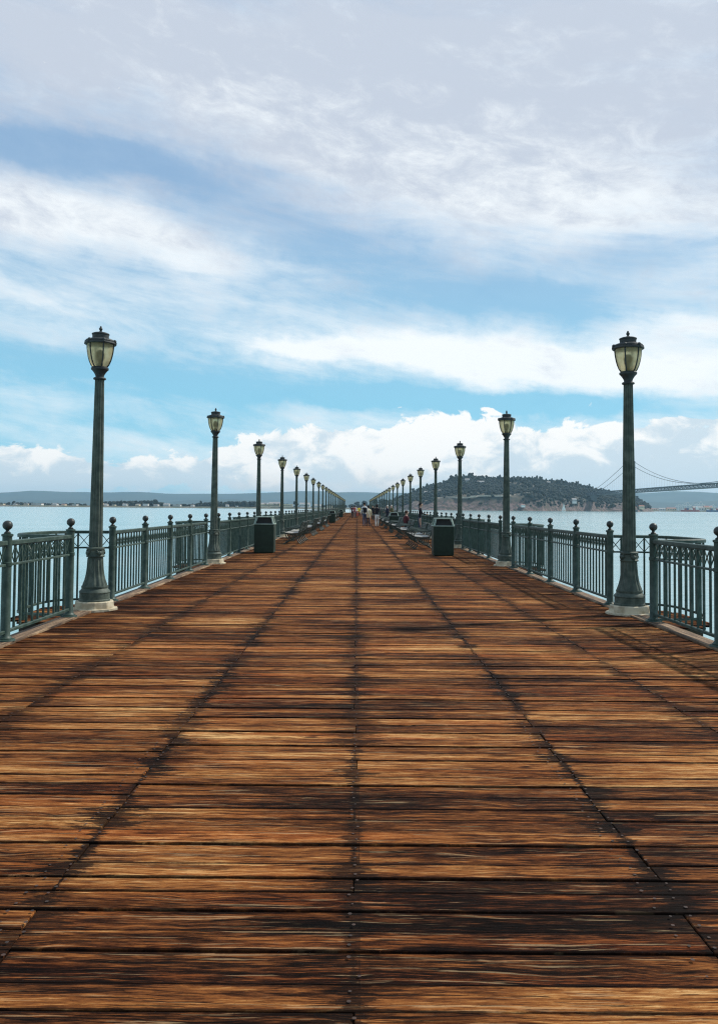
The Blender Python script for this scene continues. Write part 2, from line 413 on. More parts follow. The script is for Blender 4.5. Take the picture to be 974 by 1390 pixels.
def make_panel(detailed):
    y0, y1 = .045, PITCHP-.045
    sp = (y1-y0)/(NB+1)
    bm = bmesh.new(); rail_path(bm, [(0, y0), (0, y1)], ZT, ZT+.045, .058); rail_path(bm, [(0, y0), (0, y1)], ZT-.014, ZT-.0005, .03)
    if detailed: pan = bm_obj('railing_panel', bm, M['fence'])
    b2 = bmesh.new() if detailed else bm
    rail_path(b2, [(0, y0), (0, y1)], ZF, ZF+.026, .032)
    if detailed: bm_obj('frieze_rail', b2, M['fence'], pan)
    b3 = bmesh.new() if detailed else bm
    rail_path(b3, [(0, y0), (0, y1)], ZB, ZB+.034, .036)
    if detailed: bm_obj('bottom_rail', b3, M['fence'], pan)
    b4 = bmesh.new() if detailed else bm
    for i in range(NB+1):
        a, c = y0+i*sp+.004, y0+(i+1)*sp-.004
        tube(b4, [(.005, a, ZF+.02), (.005, c, ZT-.01)], .0075, 4); tube(b4, [(-.005, a, ZT-.01), (-.005, c, ZF+.02)], .0075, 4)
    if detailed: bm_obj('frieze_lattice', b4, M['fence'], pan)
    bal = None
    for i in range(NB):
        yy = y0+(i+1)*sp
        if detailed:
            if bal is None:
                b5 = bmesh.new(); box(b5, -.011, .011, -.011, .011, ZB+.02, ZT-.005); balo = bm_obj('baluster', b5, M['fence'], pan); bal = balo.data; balo.location = (0, yy, 0)
            else:
                o = new_obj('baluster', bal, None, pan); o.location = (0, yy, 0)
        else: box(bm, -.011, .011, yy-.011, yy+.011, ZB+.02, ZT-.005)
    if not detailed: pan = bm_obj('railing_panel', bm, M['fence'])
    return pan
def make_fence(detailed):
    root = empty('fence_section')
    post0 = post_meshes(); post0.parent = root
    for i in range(1, 5): c = copy_tree(post0, root); c.location = (0, i*PITCHP, 0)
    pan0 = make_panel(detailed); pan0.parent = root
    for i in range(1, 4): c = copy_tree(pan0, root); c.location = (0, i*PITCHP, 0)
    return root
fence_d = make_fence(True); fence_s = make_fence(False)
used = {id(fence_d): False, id(fence_s): False}
GAPH = (STEP - 4*PITCHP)/2
for side, X0 in (('left', LX), ('right', RX)):
    for k in range(NL+1):
        proto = fence_d if k < 4 else fence_s
        if not used[id(proto)]: o = proto; used[id(proto)] = True
        else: o = copy_tree(proto)
        o.location = (X0, LAMP0 + (k-1)*STEP + GAPH, 0)
        if k == 0: lab = f'green ball topped railing before the nearest {side} lamp, cut by the photo edge'
        elif k < NL: lab = f'green ball topped railing between the {ordinal(k)} and {ordinal(k+1)} lamp posts on the {side}'
        else: lab = f'green railing section beyond the farthest lamp post on the {side}'
        tag(o, lab, 'railing', 'ball topped green railing sections along both pier edges')
    # trim nothing: the last section closes the end of the pier
# lookout railing behind every lamp
def make_bay():
    root = empty('lookout_railing')
    # arc-length resample
    seglen = [0]
    for a, b_ in zip(BAY, BAY[1:]): seglen.append(seglen[-1] + math.dist(a, b_))
    T = seglen[-1]
    def at_s(s_):
        for i in range(len(BAY)-1):
            if seglen[i+1] >= s_ - 1e-9:
                f = (s_-seglen[i])/(seglen[i+1]-seglen[i]); return (BAY[i][0]+(BAY[i+1][0]-BAY[i][0])*f, BAY[i][1]+(BAY[i+1][1]-BAY[i][1])*f)
        return BAY[-1]
    n = round(T/.17)
    pts = [at_s(T*(.02+.96*i/60)) for i in range(61)]
    bm = bmesh.new(); rail_path(bm, pts, ZT, ZT+.045, .06); bm_obj('top_rail', bm, M['fence'], root)
    bm = bmesh.new(); rail_path(bm, pts, ZF, ZF+.026, .03); bm_obj('frieze_rail', bm, M['fence'], root)
    bm = bmesh.new(); rail_path(bm, pts, .03, .06, .034); bm_obj('bottom_rail', bm, M['fence'], root)
    bm = bmesh.new(); q = [at_s(T*i/n) for i in range(n+1)]
    for a, b_ in zip(q, q[1:]):
        tube(bm, [(a[0], a[1], ZF+.02), (b_[0], b_[1], ZT-.002)], .007, 4); tube(bm, [(a[0], a[1], ZT-.002), (b_[0], b_[1], ZF+.02)], .007, 4)
    bm_obj('frieze_lattice', bm, M['fence'], root)
    me0 = None; me1 = None
    for i in range(1, n):
        thick = i in (n//4, n//2, n-n//4)
        if thick:
            if me1 is None: b5 = bmesh.new(); box(b5, -.022, .022, -.022, .022, -.045, ZT+.01); o = bm_obj('upright', b5, M['fence'], root); me1 = o.data
            else: o = new_obj('upright', me1, None, root)
        else:
            if me0 is None: b5 = bmesh.new(); box(b5, -.011, .011, -.011, .011, .05, ZT+.005); o = bm_obj('baluster', b5, M['fence'], root); me0 = o.data
            else: o = new_obj('baluster', me0, None, root)
        o.location = (q[i][0], q[i][1], 0)
    return root
bay_d = make_bay()
bm = bmesh.new()
dg0 = None
def joined_copy(root, name):
    """all meshes below root merged into one mesh, for far copies"""
    bm = bmesh.new(); mats = []
    def rec(o, M0):
        for c in o.children:
            M1 = M0 @ Matrix.LocRotScale(c.location, c.rotation_euler, c.scale)
            if c.type == 'MESH':
                t_ = bmesh.new(); t_.from_mesh(c.data); t_.transform(M1); tmp = bpy.data.meshes.new('t'); t_.to_mesh(tmp); t_.free()
                for mt in c.data.materials:
                    if mt not in mats: mats.append(mt)
                mi = mats.index(c.data.materials[0]); 
                for p_ in tmp.polygons: p_.material_index = mi
                bm.from_mesh(tmp); bpy.data.meshes.remove(tmp)
            rec(c, M1)
    rec(root, Matrix.Identity(4))
    me = bpy.data.meshes.new(name); bm.to_mesh(me); bm.free()
    for mt in mats: me.materials.append(mt)
    return me
bay_far = joined_copy(bay_d, 'lookout_railing')
first = True
for side, X0, sx in (('left', LX, -1), ('right', RX, 1)):
    for k in range(NL):
        if k < 3:
            if first: o = bay_d; first = False
            else: o = copy_tree(bay_d)
        else: o = new_obj('lookout_railing', bay_far)
        o.location = (X0, LAMP0+k*STEP, 0); o.rotation_euler = (0, 0, 0 if sx > 0 else PI)
        tag(o, f'curved green lookout railing bulging over the water behind the {ordinal(k+1)} lamp post on the {side}', 'lookout railing', 'curved lookout railings behind the lamp posts')

# ---------------------------------------------------------------- street lamps
def make_lamp():
    root = empty('street_lamp')
    bm = bmesh.new(); lathe(bm, [(.325, -.045), (.325, .026), (.275, .032), (.268, .115), (.255, .125)], 10)
    bm_obj('footing', bm, M['concrete'], root)
    bm = bmesh.new()
    lathe(bm, [(.212, .1255), (.212, .145), (.204, .155), (.204, .235), (.212, .245), (.207, .262), (.185, .285), (.175, .30), (.182, .315), (.178, .335)], 40)
    lathe(bm, [(.170, .335, 1), (.165, .36, 1), (.143, .42, 1), (.127, .49, 1), (.117, .56, 1), (.111, .65, 1), (.108, .715, 1), (.10, .73)], 84, 14, .014)
    ped = bm_obj('pedestal', bm, M['lamp'], root, True)
    bm = bmesh.new(); lathe(bm, [(.10, .728), (.122, .735), (.126, .75), (.112, .765), (.110, .83), (.124, .842), (.124, .86), (.105, .872)], 32)
    for i in range(4):
        a = PI/4 + i*PI/2
        for da, z, r in ((-.22, .80, .024), (.22, .80, .024), (0, .79, .034), (-.3, .825, .016), (.3, .825, .016), (0, .765, .018)):
            ball(bm, (.113*math.cos(a+da), .113*math.sin(a+da), z), r, 10, 7)
    bm_obj('ornamental_collar', bm, M['lamp'], root, True)
    bm = bmesh.new(); lathe(bm, [(.094, .86, 1)] + [(.094-.030*(i/10)**1.1, .87+i*.235, 1) for i in range(11)] + [(.062, 3.225, 1)], 84, 14, .011)
    bm_obj('shaft', bm, M['lamp'], root, True)
    bm = bmesh.new(); lathe(bm, [(.066, 3.222), (.086, 3.23), (.088, 3.243), (.08, 3.255), (.058, 3.262), (.058, 3.275), (.066, 3.30), (.088, 3.335), (.108, 3.36), (.120, 3.368), (.122, 3.39), (.108, 3.402), (.098, 3.408)], 32)
    bm_obj('lantern_neck', bm, M['lamp_cap'], root, True)
    prof = [(.096, 3.405), (.122, 3.44), (.146, 3.495), (.164, 3.56), (.176, 3.625), (.183, 3.685), (.185, 3.735)]
    bm = bmesh.new(); lathe(bm, prof, 30)
    gl = bm_obj('globe', bm, M['glass'], root, True)
    bm = bmesh.new(); lathe(bm, [(.035, 3.407), (.032, 3.47), (.02, 3.48), (.045, 3.53), (.05, 3.59), (.032, 3.64), (0, 3.655)], 14); bm_obj('bulb', bm, M['bulb'], gl, True)
    rib = None
    for i in range(6):
        a = i*PI/3
        if rib is None:
            bm = bmesh.new(); tube(bm, [(r+.004, 0, z) for r, z in prof], .0095, 6); o = bm_obj('rib', bm, M['lamp_cap'], gl); rib = o.data
        else: o = new_obj('rib', rib, None, gl)
        o.rotation_euler = (0, 0, a)
    bm = bmesh.new()
    lathe(bm, [(.165, 3.722), (.214, 3.724), (.220, 3.735), (.216, 3.75), (.202, 3.757), (.206, 3.770), (.198, 3.785), (.160, 3.800), (.125, 3.808), (.112, 3.815), (.114, 3.86), (.122, 3.868), (.120, 3.880), (.09, 3.893), (.03, 3.903)], 40)
    for i in range(6):
        a = i*PI/3
        ball(bm, (.200*math.cos(a), .200*math.sin(a), 3.768), .027, 10, 8, 1.0)
        ball(bm, (.217*math.cos(a), .217*math.sin(a), 3.742), .015, 8, 6)
    cap = bm_obj('cap', bm, M['lamp_cap'], root, True)
    bm = bmesh.new(); lathe(bm, [(.022, 3.895), (.024, 3.912), (.012, 3.92), (.022, 3.935), (.026, 3.95), (.014, 3.972), (.011, 3.985), (0, 3.992)], 14)
    bm_obj('finial', bm, M['lamp_cap'], cap, True)
    return root
lamp = make_lamp(); first = True
for side, X0 in (('left', -3.655), ('right', 3.82)):
    for k in range(NL):
        if first: o = lamp; first = False
        else: o = copy_tree(lamp)
        o.location = (X0, LAMP0+k*STEP, 0); o.rotation_euler = (random.uniform(-.003, .003), random.uniform(-.003, .003), random.choice((0, PI/3, PI, 2*PI/3)))
        if side == 'left' and k == 0: o.rotation_euler = (0, .004, 0)
        tag(o, f'fluted green lamp post with amber lantern, {ordinal(k+1)} from the front in the {side} row' if k else f'fluted green lamp post with amber lantern, nearest and tallest looking on the {side}', 'street lamp', 'lamp posts in two rows along the pier')

# ---------------------------------------------------------------- litter bins
def make_bin():
    root = empty('litter_bin')
    h = .31
    bm = bmesh.new(); box(bm, -h, h, -h, h, .02, .90, .012)
    for s_ in (-1, 1):
        box(bm, -h+.05, h-.05, s_*(h-.0)-.006, s_*(h)+.006, .10, .83, .004); box(bm, s_*h-.006, s_*h+.006, -h+.05, h-.05, .10, .83, .004)
    box(bm, -h+.03, h-.03, -h+.03, h-.03, 0, .022)
    bm_obj('body', bm, M['can'], root)
    bm = bmesh.new(); box(bm, -h-.02, h+.02, -h-.02, h+.02, .90, .93, .008)
    r = h+.005; q = .235
    for sx in (-1, 1):
        for sy in (-1, 1): tube(bm, [(sx*(r-.02), sy*(r-.02), .92), (sx*q, sy*q, 1.135)], .030, 4)
    lid = bm_obj('hood_frame', bm, M['can_rim'], root)
    bm = bmesh.new(); box(bm, -q-.025, q+.025, -q-.025, q+.025, 1.125, 1.16, .01); bm_obj('hood_top', bm, M['can_rim'], root)
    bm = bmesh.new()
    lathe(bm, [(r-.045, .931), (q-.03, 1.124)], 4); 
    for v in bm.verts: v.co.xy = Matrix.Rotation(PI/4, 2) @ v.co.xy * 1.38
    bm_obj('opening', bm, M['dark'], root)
    return root
can = make_bin()
bins = [(-2.92, 26.45, 0.0, 'dark green square litter bin with open hood, nearest on the left side'),
        (2.66, 25.75, .02, 'dark green square litter bin with open hood, nearest on the right side'),
        (-2.38, 80., .0, 'dark litter bin beyond the left benches, first of the far left pair'),
        (-2.45, 128., .0, 'green litter bin farther down the left side, smaller of the far pair'),
        (2.55, 57.5, 0., 'dark litter bin standing in line with the right benches near the walkers')]
for i, (x, y, r, lab) in enumerate(bins):
    o = can if i == 0 else copy_tree(can); o.location = (x, y, 0); o.rotation_euler = (0, 0, r)
    tag(o, lab, 'litter bin', 'square litter bins along the pier')

# ---------------------------------------------------------------- benches (backs to the walkway, seats to the water)
def make_bench():
    root = empty('park_bench'); L = 1.85
    # local: x = outward (seat front at +x), y along
    fr = None
    for yy in (.06, L/2, L-.06):
        if fr is None:
            bm = bmesh.new()
            tube(bm, [(.36, 0, .43), (.33, 0, .34), (.26, 0, .22), (.28, 0, .12), (.36, 0, .04), (.42, 0, .016)], .022, 6)
            tube(bm, [(-.16, 0, .43), (-.12, 0, .32), (-.10, 0, .22), (-.16, 0, .10), (-.24, 0, .02), (-.28, 0, .016)], .022, 6)
            tube(bm, [(.38, 0, .425), (.2, 0, .40), (0, 0, .395), (-.14, 0, .42), (-.20, 0, .52), (-.25, 0, .68), (-.31, 0, .84), (-.36, 0, .88), (-.39, 0, .85)], .022, 6)
            tube(bm, [(.36, 0, .43), (.40, 0, .52), (.34, 0, .62), (.18, 0, .655), (0, 0, .64), (-.22, 0, .66)], .02, 6)
            tube(bm, [(.26, 0, .22), (.12, 0, .15), (-.02, 0, .16), (-.10, 0, .22)], .012, 6)
            tube(bm, [(.1 + .08*math.cos(a), 0, .30 + .07*math.sin(a)) for a in [i*PI/6 for i in range(12)]], .010, 5)
            tube(bm, [(.34, 0, .62), (.37, 0, .585), (.34, 0, .55), (.31, 0, .57), (.32, 0, .595)], .009, 5)
            o = bm_obj('iron_frame', bm, M['iron'], root, True); fr = o.data
        else: o = new_obj('iron_frame', fr, None, root)
        o.location = (0, yy, 0)
    bm = bmesh.new()
    for i in range(8):
        x = -.13 + i*.066; z = .425 + .0016*(i-3.5)**2
        box(bm, x-.026, x+.026, 0, L, z, z+.024, .004)
    bm_obj('seat', bm, M['slat'], root)
    bm = bmesh.new()
    for i in range(7):
        z = .50 + i*.055; x = -.185 - (z-.5)*.33
        box(bm, x-.012, x+.012, 0, L, z, z+.042, .004)
    bm_obj('backrest', bm, M['iron'], root)
    return root
bench = make_bench(); first = True
for side, sx, X0 in (('left', -1, -2.45), ('right', 1, 2.42)):
    n = 0
    for k in ((2, 3, 4, 5, 8, 9, 12) if side == 'left' else (2, 3, 4, 5, 6, 7, 9, 10)):
        for j in (0, 1):
            y = LAMP0 + k*STEP + (1.7 if side == 'left' else .4) + j*2.75
            if abs(y-57) < 1.6 and side == 'right': continue
            n += 1
            if first: o = bench; first = False
            else: o = copy_tree(bench)
            if sx > 0: o.location = (X0, y, 0)
            else: o.location = (X0, y+1.85, 0); o.rotation_euler = (0, 0, PI)
            tag(o, f'cast iron and slat bench facing the water, {ordinal(n)} from the front in the {side} row', 'park bench', 'benches facing the water along the pier')

# ---------------------------------------------------------------- people
skin = plain('skin', (.50, .30, .21), (.42, .25, .18), .6, 20)
def cloth(n, c): return plain(n, c, tuple(x*.75 for x in c), .9, 15)
def person(loc, rz, top, legs, hair, shoes, label, h=1.72, pose='walk', jacket=None, hairlen=0, skirt=False, bag=None, stride=.16, slim=1.0):
    s = h/1.75
    root_verts = {}
    P = []; R = []; E = []
    def v(x, y, z, r, par=None, ry=None):
        P.append((x*s, y*s, z*s)); R.append((r*s*slim, (ry or r)*s*slim)); 
        if par is not None: E.append((par, len(P)-1))
        return len(P)-1
    sit = pose == 'sit'
    hipz = .52 if sit else .95
    pel = v(0, 0, hipz, .125, None, .10)
    lean = .03 if not sit else .06
    wst = v(0, lean*.4, hipz+.16, .115, pel, .085); chs = v(0, lean, hipz+.36, .145, wst, .10); nk0 = v(0, lean*1.1, hipz+.50, .085, chs, .07)
    nk = v(0, lean*1.5, hipz+.56, .052, nk0); hd0 = v(0, lean*1.5+.015, hipz+.63, .075, nk, .082); hd1 = v(0, lean*1.5+.02, hipz+.71, .083, hd0, .098); hd2 = v(0, lean*1.5+.01, hipz+.775, .058, hd1, .07)
    hands = []
    for sx in (-1, 1):
        if sit: k = v(sx*.11, .42, .50, .062, v(sx*.095, .10, .50, .09, pel)); a = v(sx*.11, .45, .09, .042, v(sx*.11, .44, .30, .056, k)); v(sx*.12, .58, .05, .038, a)
        else:
            f = sx*stride
            hp = v(sx*.088, 0, hipz-.06, .093, pel); th = v(sx*.09, f*.35, hipz-.25, .082, hp); k = v(sx*.09, f*.55+.02, .50, .058, th)
            cf = v(sx*.09, f*.75, .34, .056, k); a = v(sx*.09, f-(.03 if f < 0 else 0), .09+(.03 if f < 0 else 0), .038, cf); v(sx*.10, f+.13, .04+(.0 if f > 0 else .01), .036, a)
        sh = v(sx*.175, lean, hipz+.455, .062, nk0)
        if sit: el = v(sx*.26, .10, hipz+.20, .043, sh); wr = v(sx*.17, .32, hipz+.10, .028, el)
        elif pose == 'lean': el = v(sx*.25, .12, hipz+.22, .043, sh); wr = v(sx*.14, .34, hipz+.18, .028, el)
        else: el = v(sx*.235, -f*.4-.01, hipz+.19, .043, sh); wr = v(sx*.24, -f*.7+.09, hipz-.03, .028, el)
        d = Vector(P[wr]) - Vector(P[el]); d.normalize()
        hc = Vector(P[wr])/s + d*.05; v(hc.x, hc.y, hc.z, .030, wr, .02); hands.append((hc, d, sx))
    me = bpy.data.meshes.new('body'); me.from_pydata(P, E, []); me.update()
    o = bpy.data.objects.new('person', me); COL.objects.link(o)
    md = o.modifiers.new('s', 'SKIN')
    for i, sv in enumerate(me.skin_vertices[0].data): sv.radius = R[i]; sv.use_root = (i == 0)
    sb = o.modifiers.new('sub', 'SUBSURF'); sb.levels = 2; sb.render_levels = 2
    dg = bpy.context.evaluated_depsgraph_get(); dg.update()
    fin = bpy.data.meshes.new_from_object(o.evaluated_get(dg)); old = o.data
    o.modifiers.clear(); o.data = fin; bpy.data.meshes.remove(old); fin.name = 'person'
    bm = bmesh.new(); bm.from_mesh(fin)
    # fingers, nose, ears rooted in the body
    for hc, d, sx in hands:
        side = Vector((0, 1, 0)) if abs(d.y) < .7 else Vector((1, 0, 0))
        base = (hc + d*.02)*s
        for i, (o_, L) in enumerate(((-.027, .062), (-.009, .072), (.009, .068), (.026, .052))):
            b0 = base + side*o_*s; tube(bm, [b0, b0 + d*(L*.5*s), b0 + (d*L + Vector((-sx*.018, 0, 0)))*s], .0085*s, 6, .006*s)
        b0 = (hc)*s + side*.03*s; tube(bm, [b0, b0 + (side*.02 + d*.03)*s, b0 + (side*.022 + d*.06)*s], .009*s, 6, .007*s)
    hz = hipz+.70; hy = lean*1.5+.02
    tube(bm, [(0, (hy+.085)*s, (hz+.02)*s), (0, (hy+.118)*s, (hz-.022)*s)], .011*s, 6, .016*s)
    for sx in (-1, 1): ball(bm, (sx*.083*s, (hy-.005)*s, hz*s), .026*s, 8, 6, 1.2, .4, .8)
    for sx in (-1, 1): ball(bm, (sx*.032*s, (hy+.089)*s, (hz+.012)*s), .012*s, 8, 6)
    bm.to_mesh(fin); bm.free()
    mats = [skin, top, legs, shoes]
    for m_ in mats: fin.materials.append(m_)
    for p in fin.polygons:
        c = p.center/s; p.use_smooth = True
        if c.z > hipz+.545: mi = 0
        elif abs(c.x) > .14 and not sit and c.z < hipz+.02: mi = 0 if c.z < hipz-.02 else 1
        elif sit and c.z < .12: mi = 3
        elif sit: mi = 2 if (c.z < .60 and not (c.y > .15 and c.z > .585)) else (0 if c.y > .31 and c.z > .58 else 1)
        elif c.z < .10: mi = 3
        elif c.z < hipz+.03: mi = 2
        else: mi = 0 if (pose == 'lean' and c.y > .33) else 1
        p.material_index = mi
    # hair
    bm = bmesh.new(); ball(bm, (0, (hy-.018)*s, (hz+.032)*s), .098*s, 16, 12, 1.02, .93, 1.08)
    for vv in bm.verts:
        if vv.co.y > (hy+.035)*s and vv.co.z < (hz+.065)*s: vv.co.y = (hy+.03)*s
        if hairlen and vv.co.z < hz*s and vv.co.y < (hy+.03)*s: vv.co.z -= hairlen*s*(hz*s-vv.co.z)/(.08*s)
    bm_obj('hair', bm, hair, o, True)
    if jacket:
        bm = bmesh.new()
        low = hipz-.18 if not sit else hipz+.02
        lathe(bm, [(.185*s, low*s), (.19*s, (low+.03)*s), (.165*s, (hipz+.12)*s), (.175*s, (hipz+.34)*s), (.185*s, (hipz+.43)*s), (.12*s, (hipz+.51)*s), (.07*s, (hipz+.55)*s)], 20, cy=lean*.7*s, ry=.70)
        for sx in (-1, 1):
            tube(bm, [Vector(q)*s for q in ((sx*.15, lean, hipz+.46), (sx*.20, lean, hipz+.40), (sx*.24, -sx*stride*.4, hipz+.19), (sx*.245, -sx*stride*.7+.08, hipz-.01))], .068*s, 10, .046*s)
        bm_obj('jacket', bm, jacket, o, True)
    if bag:
        bm = bmesh.new(); box(bm, -.14*s, .14*s, -.26*s, -.10*s, (hipz+.08)*s, (hipz+.46)*s, .04*s); bm_obj('backpack', bm, bag, o, True)
    o.location = loc; o.rotation_euler = (0, 0, rz)
    tag(o, label, 'person')
    return o
blk, navy, jean = cloth('black_cloth', (.012, .012, .016)), cloth('navy_cloth', (.018, .024, .045)), cloth('blue_jeans', (.045, .075, .125))
cream, white, yellow = cloth('cream_cloth', (.72, .66, .45)), cloth('white_cloth', (.78, .76, .70)), cloth('yellow_cloth', (.80, .62, .06))
maroon, olive, red = cloth('maroon_cloth', (.10, .02, .025)), cloth('olive_cloth', (.13, .12, .06)), cloth('red_cloth', (.45, .05, .04))
h_dark, h_grey, h_brown = cloth('dark_hair', (.012, .009, .008)), cloth('pale_grey_hair', (.62, .58, .52)), cloth('brown_hair', (.07, .04, .025))
shoe = cloth('shoe', (.02, .018, .018))
def foot(px, py): p = ground(px, py); return (p.x, p.y, 0)
person(foot(494.3, 715.3), .1, white, jean, h_dark, shoe, 'man in dark backpack and blue jeans walking beside woman in cream jacket', 1.85, bag=blk)
person(foot(499.5, 715.2), -.05, cream, navy, h_dark, shoe, 'woman in cream jacket and dark trousers walking close beside man with backpack', 1.62, jacket=cream, stride=-.12, hairlen=.08)
person(foot(511.2, 716.0), .05, blk, white, h_dark, shoe, 'woman with long dark hair, black top and white trousers walking away', 1.72, hairlen=.16, stride=.10)
person(foot(526.0, 711.5), 1.9, navy, navy, h_grey, shoe, 'grey haired person in dark navy coat standing by the right benches', 1.70, pose='lean', jacket=navy, stride=.03)
person(foot(531.3, 709.8), 2.3, olive, blk, h_grey, shoe, 'white haired person in olive coat standing behind the navy coated one', 1.74, pose='lean', jacket=olive, stride=.04)
person((2.52, 43.6, .0), -PI/2+.5, maroon, blk, h_brown, shoe, 'bare headed man in dark maroon shirt seated on a right hand bench', 1.75, pose='sit')
person((3.42, 45.2, .0), -PI/2, blk, jean, h_dark, shoe, 'dark clothed person leaning on the right hand railing by the water', 1.75, pose='lean', stride=.04)
person(foot(477.6, 703.8), .2, maroon, blk, h_dark, shoe, 'person in dark red top at left of the far walking group', 1.7)
person(foot(480.4, 703.5), .1, red, jean, h_dark, shoe, 'person in red top and jeans within the far walking group', 1.72, stride=-.14)
person(foot(482.4, 702.9), .0, white, navy, h_brown, shoe, 'person in white top and navy trousers within the far walking group', 1.74)
person(foot(485.0, 701.3), -.1, yellow, red, h_dark, shoe, 'person in yellow top beside the white topped walker', 1.66)
person(foot(487.5, 701.0), .1, yellow, maroon, h_brown, shoe, 'person in yellow jacket at right of the far walking group', 1.70, jacket=yellow)
person(foot(490.6, 701.5), .1, navy, navy, h_dark, shoe, 'person in navy clothes walking far off behind the couple', 1.74)
person(foot(505.6, 704.5), PI, blk, blk, h_dark, shoe, 'person all in black walking toward the camera right of the couple', 1.74)
person(foot(508.2, 702.5), .1, olive, blk, h_dark, shoe, 'far person in olive top half hidden beyond the white trousered woman', 1.7)

# ---------------------------------------------------------------- water, shores, hills
def grid_sheet(name, x0, x1, y0, y1, z, mat, label, n=1):
    bm = bmesh.new(); vs = [bm.verts.new(q) for q in ((x0, y0, z), (x1, y0, z), (x1, y1, z), (x0, y1, z))]; bm.faces.new(vs)
    return tag(bm_obj(name, bm, mat), label, name.replace('_', ' '), kind='structure')
grid_sheet('water', -30000, 30000, -8000, 30000, WATER, M['water'], 'pale blue rippled bay water stretching to the far shores')

def interp(tab, x):
    if x <= tab[0][0]: return tab[0][1]
    for (a, p), (b_, q) in zip(tab, tab[1:]):
        if x <= b_:
            f = (x-a)/(b_-a); f = f*f*(3-2*f)*.5 + f*.5; return p + (q-p)*f
    return tab[-1][1]
def px_of(X, Y): return 484.5 + F*X/Y
ROLLT = math.tan(ROLL)
def z_at(px, py, Y):      # height that shows at pixel row py
    return at_y(px, py, Y).z
HOR = lambda px: 689.7 + (px-487)*ROLLT
RIDGE = [(505, 689), (518, 686), (530, 682), (545, 677), (560, 670), (580, 663), (600, 658), (612, 653), (625, 650), (645, 649), (670, 651), (700, 651), (725, 653), (750, 655), (775, 658), (790, 661), (815, 667), (845, 672), (862, 676), (875, 684), (885, 692), (892, 697)]
SH_Y, RG_Y, BK_Y = 2480., 2950., 3950.
def rg(px): return RG_Y + min(90, max(0, px-735))*5
def island_h(X, Y):
    px = px_of(X, Y); top = interp(RIDGE, px); RG = rg(px); BK = RG+500
    H = max(0., (HOR(px)-top)/F*RG + 4.7)
    shore = SH_Y + 60*mnoise.noise(Vector((X*.006, 3, 0))) + (max(0, 560-px))*4 + max(0, px-850)*4 + min(90, max(0, px-735))*4
    if H < 3: return WATER-6
    if Y < shore: return WATER - 6
    t = (Y-shore)/(RG-shore)
    n = mnoise.fractal(Vector((X*.006, Y*.006, 1)), 1.0, 2.0, 5)
    n2 = mnoise.fractal(Vector((X*.03, Y*.012, 4)), 1.0, 2.0, 4)
    if t < 1:
        cl = .34*min(1, t/.10)
        g_ = cl + (1-.34)*max(0, (t-.08)/.92)**.85
        g_ = min(g_, 1)
        z = H*g_ * (1 + .10*n*(1-t)) + n2*7*min(1, t*12)*(1-t)
    else:
        u = min(1, (Y-RG)/(BK-RG)); z = H*(1-u*u)
    return WATER - 2 + z
NX, NY = 210, 84
V = []; Fc = []
for j in range(NY+1):
    Yv = SH_Y-80 + (BK_Y-SH_Y+80)*(j/NY)**1.25
    for i in range(NX+1):
        px = 500 + (395.*i/NX); Xv = (px-484.5)/F*Yv
        V.append((Xv, Yv, island_h(Xv, Yv)))
for j in range(NY):
    for i in range(NX): a = j*(NX+1)+i; Fc.append((a, a+1, a+NX+2, a+NX+1))
me = bpy.data.meshes.new('island'); me.from_pydata(V, [], Fc); me.update()
for p in me.polygons: p.use_smooth = True
tag(new_obj('island_hill', me, M['soil']), 'wooded island hill with brown cliffs above the water on the right', 'hill', kind='structure')
def on_island(px, py):
    d = ray(px, py); tt = (SH_Y-60)/d.y
    while tt < (rg(px)+40)/d.y:
        p = CAM + d*tt
        if p.z < island_h(p.x, p.y): return p
        tt += 6
    return CAM + d*(rg(px)/d.y)

def clump_template(seed, n=2):
    bm = bmesh.new(); bmesh.ops.create_icosphere(bm, subdivisions=n, radius=1)
    for v in bm.verts:
        k = 1 + .45*mnoise.noise(v.co*1.7 + Vector((seed*3.1, 0, 0))) + .3*mnoise.noise(v.co*4.1 + Vector((seed*5.1, 0, 0)))
        v.co *= k
    vs = [v.co.copy() for v in bm.verts]; fs = [tuple(v.index for v in f.verts) for f in bm.faces]; bm.free()
    return vs, fs
TPL = [clump_template(i, 1 if i < 5 else 2) for i in range(9)]
class Merge:
    def __init__(s): s.V = []; s.F = []
    def add(s, tpl, loc, sc, rz):
        b0 = len(s.V); c, sn_ = math.cos(rz), math.sin(rz)
        for v in tpl[0]: x, y, z = v.x*sc[0], v.y*sc[1], v.z*sc[2]; s.V.append((loc[0]+x*c-y*sn_, loc[1]+x*sn_+y*c, loc[2]+z))
        for f in tpl[1]: s.F.append(tuple(b0+i for i in f))
    def tri_leaf(s, c, r, rnd):
        b0 = len(s.V)
        a = Vector((rnd.gauss(0, 1), rnd.gauss(0, 1), rnd.gauss(0, 1))).normalized(); b_ = a.cross(Vector((rnd.gauss(0, 1), rnd.gauss(0, 1), rnd.gauss(0, 1)))).normalized()
        for q in (a*r, b_*r, -a*r, -b_*r): s.V.append(tuple(Vector(c)+q))
        s.F.append((b0, b0+1, b0+2, b0+3))
    def obj(s, name, mat, parent=None):
        me = bpy.data.meshes.new(name); me.from_pydata(s.V, [], s.F); me.update(); return new_obj(name, me, mat, parent)
rn = random.Random(3)
mg = Merge(); cnt = 0
